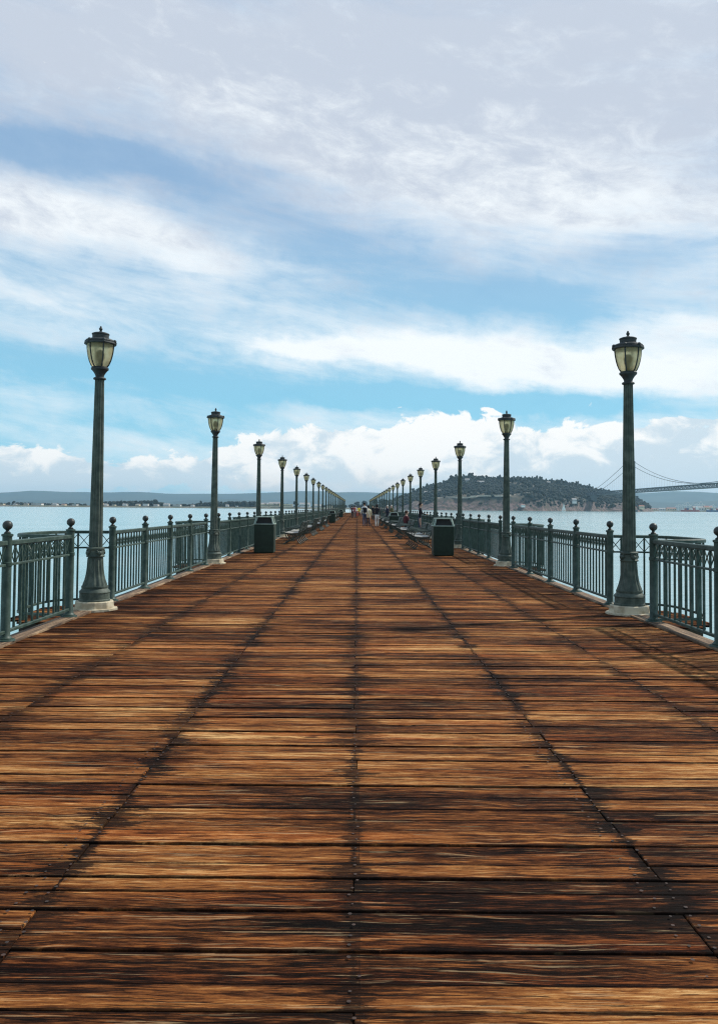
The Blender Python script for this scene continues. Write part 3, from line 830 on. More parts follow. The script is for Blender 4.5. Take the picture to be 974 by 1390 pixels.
while cnt < 8000:
    px = rn.uniform(512, 882); Yv = SH_Y+25 + (rg(px)+45-SH_Y)*rn.random()**.75; X = (px-484.5)/F*Yv
    z = island_h(X, Yv)
    if z < 8: continue
    dens = mnoise.noise(Vector((X*.008, Yv*.008, 9)))
    t_ = (Yv-SH_Y)/(rg(px)-SH_Y)
    if t_ < .17 and dens < .02 and rn.random() < .85: continue
    if dens < -.25 and rn.random() < .75: continue
    r = rn.choice((2.2, 2.8, 3.5, 4.5, 6.2))*rn.uniform(.8, 1.2) * (1.0 if t_ < .9 else rn.choice((.7, 1, 1.3)))
    hgt = r*rn.uniform(.7, 1.35)
    mg.add(TPL[rn.randrange(5)], (X, Yv, z+hgt*.6), (r*rn.uniform(.8, 1.2), r, hgt), rn.random()*6)
    if t_ > .85 and rn.random() < .6:
        for q in range(3): mg.add(TPL[rn.randrange(5)], (X+rn.uniform(-5, 5), Yv, z+hgt*rn.uniform(.9, 1.7)), (r*.45, r*.45, r*rn.uniform(.4, .7)), 0)
    cnt += 1
tag(mg.obj('woodland', M['foliage']), 'dark mass of trees covering the island hill', 'woodland', kind='stuff')

def make_tree(name, loc, h, w, seed, lobes=9, label='', palm=False, trunk_r=None, leaves=500):
    root = empty(name, loc); r_ = random.Random(seed)
    bm = bmesh.new(); tr = trunk_r or h*.03
    tube(bm, [(0, 0, -h*.03), (h*.01, 0, h*.3), (-h*.01, 0, h*.62)], tr, 7, tr*.5)
    if not palm:
        for i in range(5):
            a = i*1.26+seed; tube(bm, [(0, 0, h*.35), (math.cos(a)*w*.2, math.sin(a)*w*.2, h*.55), (math.cos(a)*w*.34, math.sin(a)*w*.34, h*.72)], tr*.5, 5, tr*.2)
    bm_obj('trunk', bm, M['bark'], root)
    mg = Merge()
    if palm:
        for i in range(12):
            a = i*PI/6; 
            for q in range(5): mg.tri_leaf((math.cos(a)*w*.5*(q+1)/5, math.sin(a)*w*.5*(q+1)/5, h*.66 + w*.30*math.sin(q*.55) - w*.10*q*.3), w*.10, r_)
    else:
        for i in range(lobes):
            a = r_.random()*6.28; rr = w*.5*math.sqrt(r_.random())*.62; z = h*(.5 + .36*r_.random())
            s_ = w*.5*r_.uniform(.30, .5)
            mg.add(TPL[5+r_.randrange(4)], (math.cos(a)*rr, math.sin(a)*rr, z), (s_, s_, s_*.8*min(1, h/w)), r_.random()*6)
            for q in range(leaves//lobes):
                d = Vector((r_.gauss(0, 1), r_.gauss(0, 1), r_.gauss(0, 1)*.8)).normalized()*s_*r_.uniform(.95, 1.25)
                mg.tri_leaf((math.cos(a)*rr+d.x, math.sin(a)*rr+d.y, z+d.z*.85), w*.03, r_)
    mg.obj('crown', M['foliage'], root)
    return tag(root, label, 'tree')
# distinct trees standing up from the island skyline
for i, (px, py, hp, wp, lab) in enumerate([
    (612, 656, 12, 11, 'tall dark round tree rising from the left shoulder of the island skyline'),
    (603, 659, 8, 9, 'lower tree just left of the tallest tree on the island'),
    (641, 652, 8, 11, 'broad flat topped tree on the highest part of the island'),
    (652, 652, 8, 7, 'narrow tree right of the flat topped one on the island crest'),
    (676, 654, 9, 9, 'pointed dark tree on the island crest right of the third right lamp'),
    (718, 656, 9, 10, 'bushy tree on the island crest right of the second right lamp'),
    (733, 656, 9, 6, 'slim tree near the middle of the right part of the island crest'),
    (756, 658, 8, 10, 'wide tree where the island crest begins to fall to the right'),
    (786, 663, 7, 9, 'last big tree on the right slope of the island skyline')]):
    Y = rg(px); p = at_y(px, py, Y); k = Y/F
    make_tree('skyline_tree', (p.x, Y-8, p.z-3), hp*k, wp*k, i*7+1, 8, lab)

# island road cut, retaining wall
def strip_on_island(name, pts, hgt, label, mat, cat):
    bm = bmesh.new(); L = []
    for px, py in pts:
        p = on_island(px, py); L.append(p)
    rows = []
    for p in L: rows.append([bm.verts.new(q) for q in ((p.x, p.y-14, p.z-hgt*.5), (p.x, p.y-15, p.z+hgt*.5), (p.x, p.y-7, p.z+hgt*.6), (p.x, p.y-4, p.z-hgt*.8))])
    for A, B in zip(rows, rows[1:]):
        for k in range(4): bm.faces.new((A[k], A[(k+1) % 4], B[(k+1) % 4], B[k]))
    bm.faces.new(rows[0][::-1]); bm.faces.new(rows[-1])
    return tag(bm_obj(name, bm, mat), label, cat, kind='structure')
strip_on_island('road', [(592+i*4, 676.5-1.2*i*.14-.8*math.sin(i*.5)) for i in range(26)], 4.0, 'pale road cut running along the island slope', M['road'], 'road')
strip_on_island('road', [(696+i*3, 672.0-i*.42) for i in range(17)], 4.5, 'pale bank of upper road rising to the right on the island', M['road'], 'road')

def house(name, loc, w, d, h, wall, roof, label, cat='building', nwin=4, gable=True, rz=0):
    root = empty(name, loc, rz); bm = bmesh.new(); box(bm, -w/2, w/2, -d/2, d/2, -4, h); bm_obj('wall', bm, wall, root)
    bm = bmesh.new(); e = .4
    if gable:
        rh = h*.42; q = [(-w/2-e, -d/2-e, h+.02), (w/2+e, -d/2-e, h+.02), (w/2+e, d/2+e, h+.02), (-w/2-e, d/2+e, h+.02), (-w/2-e, 0, h+rh), (w/2+e, 0, h+rh)]
        vs = [bm.verts.new(x) for x in q]
        for f in ((0, 1, 5, 4), (2, 3, 4, 5), (0, 4, 3), (1, 2, 5), (3, 2, 1, 0)): bm.faces.new([vs[i] for i in f])
    else: box(bm, -w/2-e, w/2+e, -d/2-e, d/2+e, h+.02, h+.8)
    bm_obj('roof', bm, roof, root)
    wm = None
    for i in range(nwin):
        x = -w/2 + w*(i+.5)/nwin
        if wm is None: bm = bmesh.new(); ww = min(w/nwin*.28, 2.2); box(bm, -ww, ww, -.1, .1, h*.35, h*.75); o = bm_obj('window', bm, M['window'], root); wm = o.data
        else: o = new_obj('window', wm, None, root)
        o.location = (x, -d/2, 0)
    return tag(root, label, cat)
k3 = 2900/F
for px, py, w, h, wl, rf, lab in [(633, 654, 6, 3, 'white_wall', 'roof', 'small white building among the trees near the top left of the island'),
        (651, 656.5, 9, 2.6, 'white_wall', 'roof', 'long pale house among trees on the upper island slope'),
        (577, 671, 4, 3, 'white_wall', 'roof', 'lone white house on the lower left slope of the island'),
        (598, 668, 8, 2.2, 'cream_wall', 'roof', 'low cream building on the left shoulder of the island'),
        (742, 657, 6, 2.4, 'white_wall', 'roof', 'tiny pale house below the right part of the island crest'),
        (777, 682, 6, 4, 'white_wall', 'roof', 'pale building on the slope beneath the island end of the bridge'),
        (868, 690, 7, 3, 'cream_wall', 'red_roof', 'pale building on the low tip of the island right of the near lamp'),
        (708, 687, 5, 2, 'white_wall', 'red_roof', 'small waterside house at the foot of the island cliffs')]:
    p = on_island(px, py); k = p.y/F
    house('hillside_house', (p.x, p.y-12, p.z), w*k, 14, h*k, M[wl], M[rf], lab, nwin=4)

# far hills
def ridge_mesh(name, Y, tab, label, depth=2600, n=160, seed=0, rough=1.0):
    V = []; Fc = []; rows = 14; x0, x1 = tab[0][0], tab[-1][0]
    for j in range(rows+1):
        tt = j/rows; Yv = Y - depth*(1-tt)
        for i in range(n+1):
            px = x0 + (x1-x0)*i/n; X = (px-484.5)/F*Yv
            top = interp(tab, px) + rough*1.6*mnoise.fractal(Vector((px*.02, seed, 0)), 1, 2, 4)
            H = (HOR(px)-top)/F*Y + 4.7
            V.append((X, Yv, WATER + max(-8, H*(tt**1.3)*(1+.22*(1-tt)*mnoise.fractal(Vector((px*.05, j*.5, seed)), 1, 2, 3)))-1))
    for j in range(rows):
        for i in range(n): a = j*(n+1)+i; Fc.append((a, a+1, a+n+2, a+n+1))
    b0 = len(V)
    for i in range(n+1):
        px = x0+(x1-x0)*i/n; V.append(((px-484.5)/F*(Y+1200), Y+1200, WATER-8))
    for i in range(n): a = rows*(n+1)+i; Fc.append((a, a+1, b0+i+1, b0+i))
    me = bpy.data.meshes.new(name); me.from_pydata(V, [], Fc); me.update()
    for p in me.polygons: p.use_smooth = True
    return tag(new_obj(name, me, M['hill']), label, 'hills', kind='structure')
ridge_mesh('far_hills', 11500, [(-900, 678), (-400, 668), (-150, 672), (0, 669), (60, 666), (120, 669), (190, 668), (260, 671), (330, 670), (400, 667), (470, 668), (540, 669), (600, 670), (700, 674), (800, 672), (865, 669), (930, 667), (985, 669), (1150, 672), (1500, 676), (2000, 684)], 'long range of blue hazy hills behind the bay', seed=2)
ridge_mesh('near_hills', 8200, [(-700, 689), (-300, 680), (-50, 682), (80, 679), (200, 681), (300, 678), (400, 680), (520, 679), (640, 683), (800, 685), (900, 682), (980, 680), (1200, 684), (1500, 690)], 'lower blue foothills in front of the hazy range', depth=1500, seed=5)

# low island on the left (flat)
TI_Y = 2700.
def strip_land(name, px0, px1, Y, depth, hgt, label):
    V = []; Fc = []; n = 80
    prof = ((-12, -3), (0, .5), (14, hgt), (depth-20, hgt+.6), (depth, -3))
    for i in range(n+1):
        px = px0 + (px1-px0)*i/n; e = min(1, min(i, n-i)/3)
        for dy, dz in prof:
            Yv = Y + dy + 10*mnoise.noise(Vector((px*.03, 0, 0))); V.append(((px-484.5)/F*Y, Yv, WATER + (dz*e if dz > 0 else dz) + (.8*mnoise.noise(Vector((px*.2, dy, 0))) if dz > 1 else 0)))
    m_ = len(prof)
    for i in range(n):
        for j in range(m_-1): a = i*m_+j; Fc.append((a, a+m_, a+m_+1, a+1))
    me = bpy.data.meshes.new(name); me.from_pydata(V, [], Fc); me.update()
    return tag(new_obj(name, me, M['shore']), label, 'shore', kind='structure')
strip_land('low_shore', -260, 560, TI_Y, 420, 5.0, 'low flat shore across the water on the left')
strip_land('far_shore', 840, 1250, 3900, 400, 4.0, 'low port shore across the water on the right')
KT = TI_Y/F
mg = Merge()
def shore_h(px):   # tree height in photo pixels above the shore
    return interp([(-260, 4), (0, 4.2), (30, 5), (50, 4), (118, 4), (122, 1), (136, 4), (142, 7), (165, 8.5), (205, 9), (225, 5.5), (232, 3.5), (260, 5), (275, 7), (300, 8.5), (345, 9.5), (352, 3), (362, 2.5), (420, 3), (432, 5), (445, 6), (470, 5), (480, 6), (528, 7), (560, 4)], px)
for i in range(1500):
    px = rn.uniform(-250, 530); hh = shore_h(px)*KT*rn.uniform(.45, 1.0)
    if rn.random() < .25 and shore_h(px) < 5: continue
    r = hh*.42*rn.uniform(.6, 1.1); Y = TI_Y + rn.uniform(30, 180); X = (px-484.5)/F*Y
    mg.add(TPL[rn.randrange(5)], (X, Y, WATER+4+hh-r*.8), (r*1.1, r, r*.85), rn.random()*6)
    if rn.random() < .8: mg.add(TPL[rn.randrange(5)], (X+rn.uniform(-3, 3), Y, WATER+5+hh*.35), (r, r, hh*.45), rn.random()*6)
tag(mg.obj('shoreline_wood', M['foliage']), 'dark band of trees along the low far shore', 'woodland', kind='stuff')
for i, (px, hp, wp, lab) in enumerate([(402, 9.5, 8, 'lone round tree beside the cream buildings on the low far shore'),
        (484.5, 9.5, 8.5, 'round far tree left of the couple above the pier end'),
        (495, 10.5, 10, 'broad far tree directly behind the couple at the pier end'),
        (509, 13.5, 12, 'tallest far tree right of the couple beyond the pier end'),
        (520, 13, 12, 'far tree half hidden by the right row of distant lamps'),
        (212, 10, 9, 'round topped tree rising from the left shore tree band'),
        (273, 9.5, 5, 'narrow tree standing up left of the second left lamp'),
        (20, 6.5, 5, 'small pointed tree on the far shore near the left photo edge')]):
    Y = TI_Y+22; X = (px-484.5)/F*Y
    make_tree('shore_tree', (X, Y, WATER+3.5), hp*KT, wp*KT, i*5+2, 10, lab, leaves=400)
for i, px in enumerate((373, 378, 385, 390, 361)):
    make_tree('palm_tree', ((px-484.5)/F*(TI_Y+18), TI_Y+18, WATER+4), 6.5*KT, 3.6*KT, i+1, label=f'dark palm tree, {ordinal((2,3,4,5,1)[i])} from the left before the cream waterfront buildings', palm=True, trunk_r=.5)
# shore buildings: (px, width px, height px, wall, roof)
BL = [(4, 7, 2.2, 'cream_wall', 'roof'), (23, 5, 2.0, 'white_wall', 'roof'), (38, 6, 2.4, 'cream_wall', 'roof'), (52, 14, 3.2, 'white_wall', 'roof'), (76, 7, 2.6, 'white_wall', 'roof'), (88, 5, 2.2, 'cream_wall', 'red_roof'), (103, 6, 2.2, 'white_wall', 'roof'),
      (139, 5, 4.0, 'cream_wall', 'roof'), (145, 4, 3.0, 'white_wall', 'roof'), (156, 4, 2.4, 'cream_wall', 'roof'), (171, 6, 3.5, 'white_wall', 'roof'), (188, 5, 3.2, 'cream_wall', 'roof'), (199, 7, 4.4, 'white_wall', 'roof'), (213, 6, 3.0, 'white_wall', 'roof'), (227, 8, 4.0, 'white_wall', 'roof'), (241, 10, 3.4, 'white_wall', 'roof'), (262, 4, 2.6, 'white_wall', 'roof'), (309, 4, 3.2, 'white_wall', 'roof'), (322, 3, 2, 'white_wall', 'roof'),
      (358, 14, 6.0, 'cream_wall', 'roof'), (373, 15, 7.0, 'cream_wall', 'roof'), (390, 14, 6.0, 'cream_wall', 'roof'), (414, 14, 6.6, 'white_wall', 'roof'), (431, 10, 4.4, 'white_wall', 'roof'), (447, 8, 3.6, 'cream_wall', 'roof')]
for i, (px, w, h, wl, rf) in enumerate(BL):
    Y = TI_Y + 26 + (i % 3)*4; X = (px-484.5)/F*Y; adj = 'long' if w > 8 else 'small'; c = 'cream' if wl[0] == 'c' else 'white'
    house('shore_building', (X, Y, WATER+4.5), w*KT, 22, h*KT*.72, M[wl], M[rf], f'{adj} {c} waterfront building, {ordinal(i+1)} from the left on the low far shore', nwin=max(3, int(w*.8)), gable=(i % 3 != 0))

# port on the right: gantry cranes, container ship, sheds
def crane(px, hp, label):
    Y = 3910.; k = Y/F; root = empty('gantry_crane', ((px-484.5)/F*Y, Y, WATER+4)); H = hp*k; W = H*.32; r = .9
    bm = bmesh.new()
    for sx in (-1, 1):
        for sy in (-1, 1): tube(bm, [(sx*W, sy*8, 0), (sx*W*.8, sy*8, H*.6)], r, 4)
    bm_obj('legs', bm, M['white_wall'], root)
    bm = bmesh.new(); box(bm, -W*2.2, W*1.4, -3, 3, H*.6, H*.66); bm_obj('boom', bm, M['white_wall'], root)
    bm = bmesh.new(); tube(bm, [(W*.7, 0, H*.66), (0, 0, H)], r, 4); tube(bm, [(-W*.7, 0, H*.66), (0, 0, H)], r, 4); tube(bm, [(0, 0, H), (-W*2.1, 0, H*.66)], .5, 4)
    bm_obj('mast', bm, M['white_wall'], root); tag(root, label, 'crane')
crane(933, 12, 'tall white port crane at the middle of the far right docks'); crane(951, 13, 'tall white port crane right of the middle one on the far docks')
crane(968, 9, 'white port crane nearest the right photo edge'); crane(922, 9, 'lower white port crane left of the tall ones')
def ship(px, wpx, hp, hull, label, up='white_wall'):
    Y = 3780.; k = Y/F; L = wpx*k; H = hp*k; root = empty('cargo_ship', ((px-484.5)/F*Y, Y, WATER))
    bm = bmesh.new(); q = [(-L/2, 0), (-L*.46, -9), (L*.42, -9), (L/2, 0), (L*.42, 9), (-L*.46, 9)]
    A = [bm.verts.new((x*.97, y*.8, -2)) for x, y in q]; B = [bm.verts.new((x, y, H*.38)) for x, y in q]
    for i in range(6): bm.faces.new((A[i], A[(i+1) % 6], B[(i+1) % 6], B[i]))
    bm.faces.new(A[::-1]); bm.faces.new(B); bm_obj('hull', bm, hull, root)
    bm = bmesh.new(); box(bm, L*.28, L*.38, -7, 7, H*.385, H); box(bm, L*.31, L*.35, -2, 2, H+.02, H*1.2); bm_obj('bridge_house', bm, M[up], root)
    for j in range(6):
        bm = bmesh.new(); x = -L*.42 + j*L*.11; hh = H*(.62+.16*((j*7) % 3)/2); box(bm, x, x+L*.10, -7, 7, H*.385, hh); bm_obj('container_stack', bm, (M['white_wall'], M['hull_red'], M['hull_blue'], M['cream_wall'])[j % 4], root)
    tag(root, label, 'ship')
ship(936, 26, 6.5, M['hull_red'], 'red hulled container ship at the far docks on the right'); ship(968, 20, 6, M['hull_blue'], 'dark blue hulled cargo ship by the right edge of the photo')
for i, (px, w, h) in enumerate(((885, 10, 2.0), (897, 9, 2.6), (910, 12, 3), (946, 14, 4.5), (960, 12, 5))):
    Y = 3935.; k = Y/F; house('dock_shed', ((px-484.5)/F*Y, Y, WATER+4), w*k, 30, h*k, M['white_wall'] if i % 2 else M['cream_wall'], M['red_roof'] if i % 2 == 0 else M['roof'], f'pale dock shed, {ordinal(i+1)} from the left on the far right shore')

# sailing boat
Y = 2380.; k = Y/F; root = empty('sailing_boat', ((764.5-484.5)/F*Y, Y, WATER))
bm = bmesh.new(); q = [(-6, 0), (-4, -1.6), (3.5, -1.7), (6, -1.2), (6, 1.2), (3.5, 1.7), (-4, 1.6)]
A = [bm.verts.new((x*.85, y*.5, -.6)) for x, y in q]; B = [bm.verts.new((x, y, 1.4)) for x, y in q]
for i in range(7): bm.faces.new((A[i], A[(i+1) % 7], B[(i+1) % 7], B[i]))
bm.faces.new(A[::-1]); bm.faces.new(B); bm_obj('hull', bm, M['sail'], root)
bm = bmesh.new(); tube(bm, [(0, 0, 1.3), (0, 0, 26)], .22, 6, .12); bm_obj('mast', bm, M['white_wall'], root)
def sail(nm, a, b_, c, bulge):
    bm = bmesh.new(); A_, B_, C_ = map(Vector, (a, b_, c)); n = 6; R_ = []
    for i in range(n+1):
        R_.append([])
        for j in range(n+1-i):
            u, w = i/n, j/n; p = A_*(1-u-w) + B_*w + C_*u; p.y += bulge*4*(1-u-w)*(u+w); R_[i].append(bm.verts.new(p))
    for i in range(n):
        for j in range(n-i):
            bm.faces.new((R_[i][j], R_[i][j+1], R_[i+1][j]))
            if j < n-i-1: bm.faces.new((R_[i][j+1], R_[i+1][j+1], R_[i+1][j]))
    o = bm_obj(nm, bm, M['sail'], root, True); md = o.modifiers.new('s', 'SOLIDIFY'); md.thickness = .08
sail('mainsail', (.3, 0, 2.6), (6, 0, 2.6), (.25, 0, 25), .9); sail('jib', (-.4, 0, 2.2), (-5.6, 0, 1.8), (-.3, 0, 21), .7)
tag(root, 'white sailing boat on the water below the island cliffs', 'sailing boat')

# suspension bridge
root = empty('suspension_bridge', (0, 0, 0))
BX = 815.
TWR = 2470.
def deck_z(Y): return 60 + 4*min(1, (3300-Y)/1400)
W2 = 11.
def member(bm, a, b_, w): tube(bm, [a, b_], w, 4)
bm = bmesh.new(); bm2 = bmesh.new()
Ys = [1280 + i*12 for i in range(168)]
for a, b_ in zip(Ys, Ys[1:]):
    za, zb = deck_z(a), deck_z(b_)
    for s_ in (-1, 1):
        x = BX+s_*W2
        member(bm, (x, a, za), (x, b_, zb), 1.3); member(bm, (x, a, za-9), (x, b_, zb-9), 1.3); member(bm, (x, a, za), (x, a, za-9), .6)
        if int(a/12) % 2: member(bm, (x, a, za), (x, b_, zb-9), .7)
        else: member(bm, (x, a, za-9), (x, b_, zb), .7)
    box(bm2, BX-W2+.5, BX+W2-.5, a, b_, za-.6, za+.6); box(bm2, BX-W2+.5, BX+W2-.5, a, b_, za-9.4, za-8.2)
bm_obj('truss', bm, M['bridge'], root); bm_obj('road_deck', bm2, M['bridge'], root)
for s_ in (-1, 1):
    bm = bmesh.new(); pts = []
    x = BX+s_*W2
    for i in range(31):
        u = i/30; Yv = TWR + 385*u; z = 146 + (62-146)*u - 10*4*u*(1-u)*.6; pts.append((x, Yv, z))
    pts = pts[::-1]
    for i in range(1, 41):
        u = i/40; Yv = TWR - 1100*u; z = 66 + 80*(2*u-1)**2; pts.append((x, Yv, z))
    
    tube(bm, pts, .7, 6); bm_obj('main_cable', bm, M['bridge'], root)
    for k_ in range(1, 76):
        Yv = TWR + 385 - k_*19
        zc = next((p[2] + (q_[2]-p[2])*((Yv-p[1])/(q_[1]-p[1])) for p, q_ in zip(pts, pts[1:]) if (p[1]-Yv)*(q_[1]-Yv) <= 0), None)
        if zc and zc > deck_z(Yv)+2: bm3 = bmesh.new(); tube(bm3, [(x, Yv, deck_z(Yv)), (x, Yv, zc)], .07, 4); bm_obj('hanger', bm3, M['bridge'], root)
for Yt in (TWR, TWR-1100):
    bm = bmesh.new()
    for s_ in (-1, 1): box(bm, BX+s_*W2-1.8, BX+s_*W2+1.8, Yt-3, Yt+3, WATER, 148)
    for z in (92, 120, 142): box(bm, BX-W2+1.81, BX+W2-1.81, Yt-1.5, Yt+1.5, z-1.5, z+1.5)
    for z0_, z1_ in ((66, 90), (94, 118), (122, 140)):
        tube(bm, [(BX-W2, Yt, z0_), (BX+W2, Yt, z1_)], .8, 4); tube(bm, [(BX-W2, Yt, z1_), (BX+W2, Yt, z0_)], .8, 4)
    box(bm, BX-W2-6, BX+W2+6, Yt-10, Yt+10, WATER-4, WATER+6)
    bm_obj('tower', bm, M['bridge'], root)
for Yt in (2860, 2960, 3060, 3160):
    bm = bmesh.new(); box(bm, BX-W2, BX+W2, Yt-3, Yt+3, WATER, deck_z(Yt)-9.5); bm_obj('pier_column', bm, M['bridge'], root)
tag(root, 'long grey steel suspension bridge crossing the water to the wooded island', 'bridge')

# ---------------------------------------------------------------- haze
bm = bmesh.new(); box(bm, -20000, 20000, -1500, 13200, WATER-12, 300)
o = bm_obj('haze', bm, None); m = bpy.data.materials.new('haze_air'); m.use_nodes = True; nt = m.node_tree; nt.nodes.clear()
pv = nt.nodes.new('ShaderNodeVolumePrincipled'); out = nt.nodes.new('ShaderNodeOutputMaterial'); nt.links.new(pv.outputs[0], out.inputs['Volume'])
pv.inputs['Color'].default_value = (.48, .80, 1.0, 1); pv.inputs['Density'].default_value = .00005; pv.inputs['Anisotropy'].default_value = .2
o.data.materials.append(m); tag(o, 'thin pale blue haze over the bay', 'haze', kind='stuff')

# ---------------------------------------------------------------- sky
SUN_AZ, SUN_EL = math.radians(62), math.radians(46)
w = bpy.data.worlds.new('World'); S.world = w; w.use_nodes = True; t = NT(w.node_tree)
bg = w.node_tree.nodes['Background']
sky = t.new('ShaderNodeTexSky', sky_type='NISHITA'); sky.sun_disc = False; sky.sun_elevation = SUN_EL; sky.sun_rotation = SUN_AZ; sky.air_density = 1.0; sky.dust_density = .6; sky.ozone_density = 1.5
STR = .10
dirv = t.new('ShaderNodeTexCoord').outputs['Generated']
dx, dy, dz = t.sep(dirv)
az = t.m('ARCTAN2', dx, dy); el = t.m('ARCSINE', dz)
def ae(px, py):
    d = ray(px, py); return math.atan2(d.x, d.y), math.asin(d.z)
P0 = t.xyz(az, el, 0.)
# warps
wa = t.m('MULTIPLY', t.m('SUBTRACT', t.noise(P0, 7, 5, .6), .5), .10)
wb = t.m('MULTIPLY', t.m('SUBTRACT', t.noise(t.xyz(az, el, 5.), 9, 5, .6), .5), .055)
azw = t.m('ADD', az, wa); elw = t.m('ADD', el, wb)
def blob(px, py, rx, ry, rot, A, B):
    a0, e0 = ae(px, py); c, s_ = math.cos(math.radians(rot)), math.sin(math.radians(rot))
    u = t.m('SUBTRACT', A, a0); v = t.m('SUBTRACT', B, e0)
    uu = t.m('DIVIDE', t.m('ADD', t.m('MULTIPLY', u, c), t.m('MULTIPLY', v, s_)), rx/F)
    vv = t.m('DIVIDE', t.m('SUBTRACT', t.m('MULTIPLY', v, c), t.m('MULTIPLY', u, s_)), ry/F)
    q = t.m('ADD', t.m('MULTIPLY', uu, uu), t.m('MULTIPLY', vv, vv))
    return t.m('POWER', 2.7183, t.m('MULTIPLY', q, -1.0))
# streak noise runs down to the right, finely combed
ca, sa = math.cos(math.radians(-9)), math.sin(math.radians(-9))
su = t.m('ADD', t.m('MULTIPLY', az, ca), t.m('MULTIPLY', el, sa)); sv = t.m('SUBTRACT', t.m('MULTIPLY', el, ca), t.m('MULTIPLY', az, sa))
st1 = t.noise(t.xyz(t.m('MULTIPLY', su, 3.0), t.m('MULTIPLY', sv, 15), 21.), 1.4, 9, .62, .5)
st2 = t.noise(t.xyz(t.m('MULTIPLY', su, 6), t.m('MULTIPLY', sv, 26), 4.), 1.4, 6, .62, .4)
# (x, y, rx, ry, rotation, weight): positive = cloud, negative = clear blue
BLOBS = [(560, 50, 640, 100, 0, .42), (600, 225, 270, 70, -12, .75), (420, 150, 260, 50, -12, .30), (120, 70, 330, 70, 0, .20), (860, 130, 240, 110, -5, .30),
         (160, 310, 230, 38, -12, .50), (40, 275, 150, 28, -8, .30), (90, 400, 190, 22, -2, .20), (900, 300, 200, 50, -8, .18),
         (640, 487, 260, 22, -5, .95), (400, 468, 80, 11, 0, .50), (830, 500, 140, 26, -3, .50), (950, 440, 90, 18, -6, .45),
         (120, 207, 230, 24, -2, -.62), (300, 255, 170, 20, -8, -.25), (480, 345, 230, 32, -10, -.38), (820, 360, 200, 38, 0, -.25), (640, 410, 260, 24, -3, -.42),
         (250, 520, 240, 26, -2, -.35), (330, 435, 130, 20, -4, -.25), (640, 547, 240, 14, -2, -1.2), (130, 490, 180, 24, 0, -.30), (160, 575, 190, 22, 0, -.10), (930, 545, 90, 18, 0, .15)]
acc = t.m('ADD', t.m('MULTIPLY', t.m('SUBTRACT', st1, .5), 1.35), t.m('MULTIPLY', t.m('SUBTRACT', st2, .5), .45))
acc = t.m('ADD', acc, .42)
for (x_, y_, rx, ry, rot, wt) in BLOBS: acc = t.m('MULTIPLY_ADD', blob(x_, y_, rx, ry, rot, azw, elw), wt, acc)
fine = t.noise(t.xyz(t.m('MULTIPLY', su, 9), t.m('MULTIPLY', sv, 20), 14.), 1.6, 8, .68, .3)
acc = t.m('ADD', acc, t.m('MULTIPLY', t.m('SUBTRACT', fine, .5), .75))
veil = t.ss(acc, -.02, 1.0, .12, .97)
# cumulus bank on the horizon
cn = t.noise(t.xyz(t.m('MULTIPLY', az, 1), t.m('MULTIPLY', el, 1.5), 8.), 26, 9, .60, .4)
cn_big = t.noise(t.xyz(az, t.m('MULTIPLY', el, 1.8), 2.), 7, 4, .5)
CUM = [(45, 648, 70, 26, 0, 1.15), (5, 655, 60, 30, 0, .8), (190, 645, 110, 20, 0, .50), (300, 640, 90, 25, 0, .36), (420, 612, 75, 32, 0, 1.0), (390, 635, 90, 30, 0, .5), (520, 608, 55, 22, 0, .65), (605, 600, 75, 32, 0, 1.0), (640, 600, 40, 40, 0, .35), (560, 640, 200, 35, 0, .7), (740, 610, 110, 26, 0, .75), (860, 615, 120, 32, 0, .8), (960, 625, 90, 36, 0, .8), (740, 645, 240, 30, 0, .6), (470, 645, 200, 18, 0, .5), (935, 571, 34, 4, -2, .62), (1150, 620, 170, 40, 0, 1.), (-140, 630, 160, 35, 0, .9)]
cacc = t.m('ADD', t.m('MULTIPLY', t.m('SUBTRACT', cn, .5), 1.9), t.m('MULTIPLY', t.m('SUBTRACT', cn_big, .5), .5))
# the bank goes on round the horizon outside the picture
bank = t.m('MULTIPLY', t.ss(t.m('ABSOLUTE', t.m('SUBTRACT', el, .055)), .0, .07, .85, 0), t.ss(t.m('ABSOLUTE', az), .5, .75, 0, 1))
cacc = t.m('ADD', cacc, bank)
for (x_, y_, rx, ry, rot, wt) in CUM: cacc = t.m('MULTIPLY_ADD', blob(x_, y_, rx*1.05, ry*1.05, rot, az, el), wt, cacc)
cum = t.ss(cacc, .41, .56)
cumcore = t.ss(cacc, .45, 1.05)
K = 1/STR
def kc(c, s_=1.0): return tuple(x*K*s_ for x in c)
# veil colours: bright white below, lavender grey high up
vg = t.m('ADD', t.m('ADD', t.m('MULTIPLY', st1, .6), t.m('MULTIPLY', t.m('SUBTRACT', fine, .5), 1.1)), t.ss(el, .16, .50, -.05, .50))
veilc = t.mix(t.ss(vg, .25, .85), kc((.92, .96, .98)), kc((.55, .61, .71)))
skyc = t.mix(t.ss(el, .0, .40), kc((.10, .60, .86)), kc((.24, .43, .67)))
base = t.mix(.8, sky.outputs[0], skyc)
c1 = t.mix(veil, base, veilc)
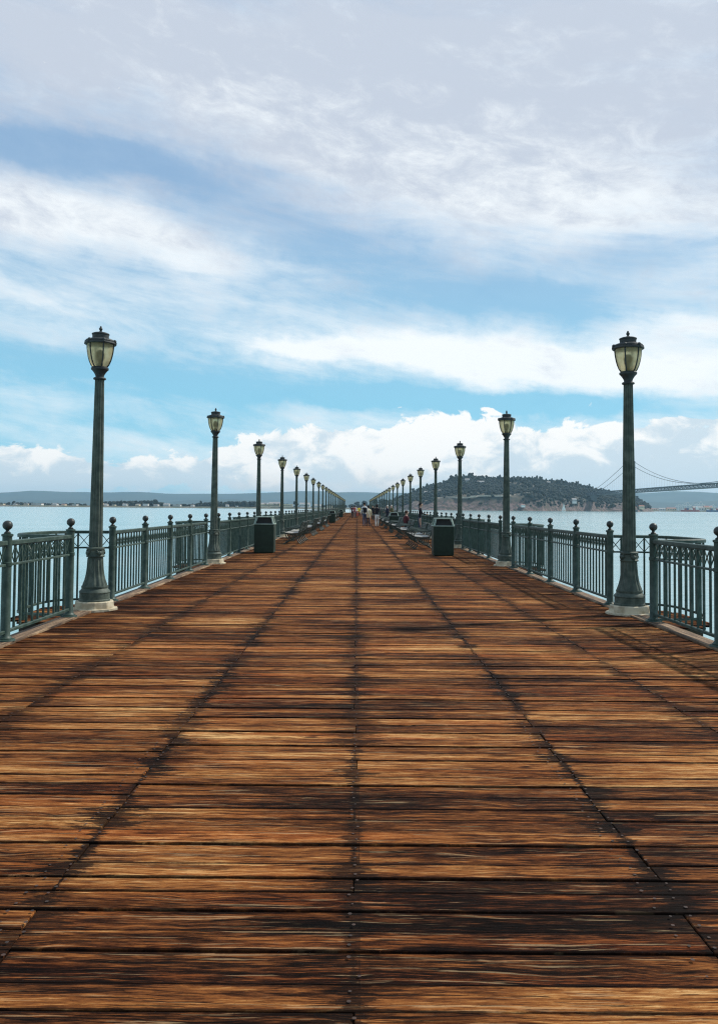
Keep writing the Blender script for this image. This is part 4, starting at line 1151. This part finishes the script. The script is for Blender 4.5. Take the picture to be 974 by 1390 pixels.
# cumulus shading: white tops, soft grey-blue bodies low down
shade = t.m('ADD', t.m('MULTIPLY', t.m('SUBTRACT', cn, .5), 2.2), t.ss(el, .015, .075, .02, .62))
shade = t.m('ADD', shade, t.m('MULTIPLY', t.m('SUBTRACT', cn_big, .5), 2.0))
shade = t.m('SUBTRACT', shade, t.m('MULTIPLY', t.ss(az, .14, .30), .22))
cumc = t.mix(t.ss(shade, .05, .62), kc((.62, .73, .81)), kc((1.0, .99, .97)))
warm = t.m('MULTIPLY', t.ss(el, .055, .02), t.ss(cn_big, .45, .6, 0, .6))
cumc = t.mix(warm, cumc, kc((.86, .80, .77)))
c2 = t.mix(t.m('MULTIPLY', cum, .96), c1, cumc)
# grey-blue band right above the hills, and a neutral lower half
c2 = t.mix(t.ss(el, .025, .010, 0, .75), c2, kc((.52, .68, .78)))
c2 = t.mix(t.ss(el, .0, -.02), c2, kc((.30, .38, .42)))
t.put(bg.inputs['Color'], c2); bg.inputs['Strength'].default_value = STR
sl = bpy.data.lights.new('sun', 'SUN'); sl.energy = 3.8; sl.angle = math.radians(1.4); sl.color = (1, .94, .84)
so = bpy.data.objects.new('sun', sl); COL.objects.link(so)
sd = Vector((math.sin(SUN_AZ)*math.cos(SUN_EL), math.cos(SUN_AZ)*math.cos(SUN_EL), math.sin(SUN_EL)))
so.rotation_euler = sd.to_track_quat('Z', 'Y').to_euler()

# ---------------------------------------------------------------- camera
cd = bpy.data.cameras.new('camera'); co = bpy.data.objects.new('camera', cd); COL.objects.link(co)
cd.sensor_fit = 'VERTICAL'; cd.sensor_height = 36; cd.lens = F/1390*36; cd.shift_y = -45/1390; cd.clip_start = .05; cd.clip_end = 60000
co.location = CAM; co.rotation_euler = cam_rot.to_euler()
S.camera = co
S.view_settings.view_transform = 'Standard'; S.view_settings.look = 'None'; S.view_settings.exposure = .12; S.view_settings.gamma = 1; S.view_settings.use_curve_mapping = False
S.cycles.use_denoising = True; S.cycles.denoising_prefilter = 'NONE'; S.cycles.filter_width = 1.2; S.cycles.sample_clamp_indirect = 4; S.cycles.max_bounces = 6; S.cycles.volume_bounces = 0; S.cycles.caustics_reflective = False; S.cycles.caustics_refractive = False
S.render.film_transparent = False
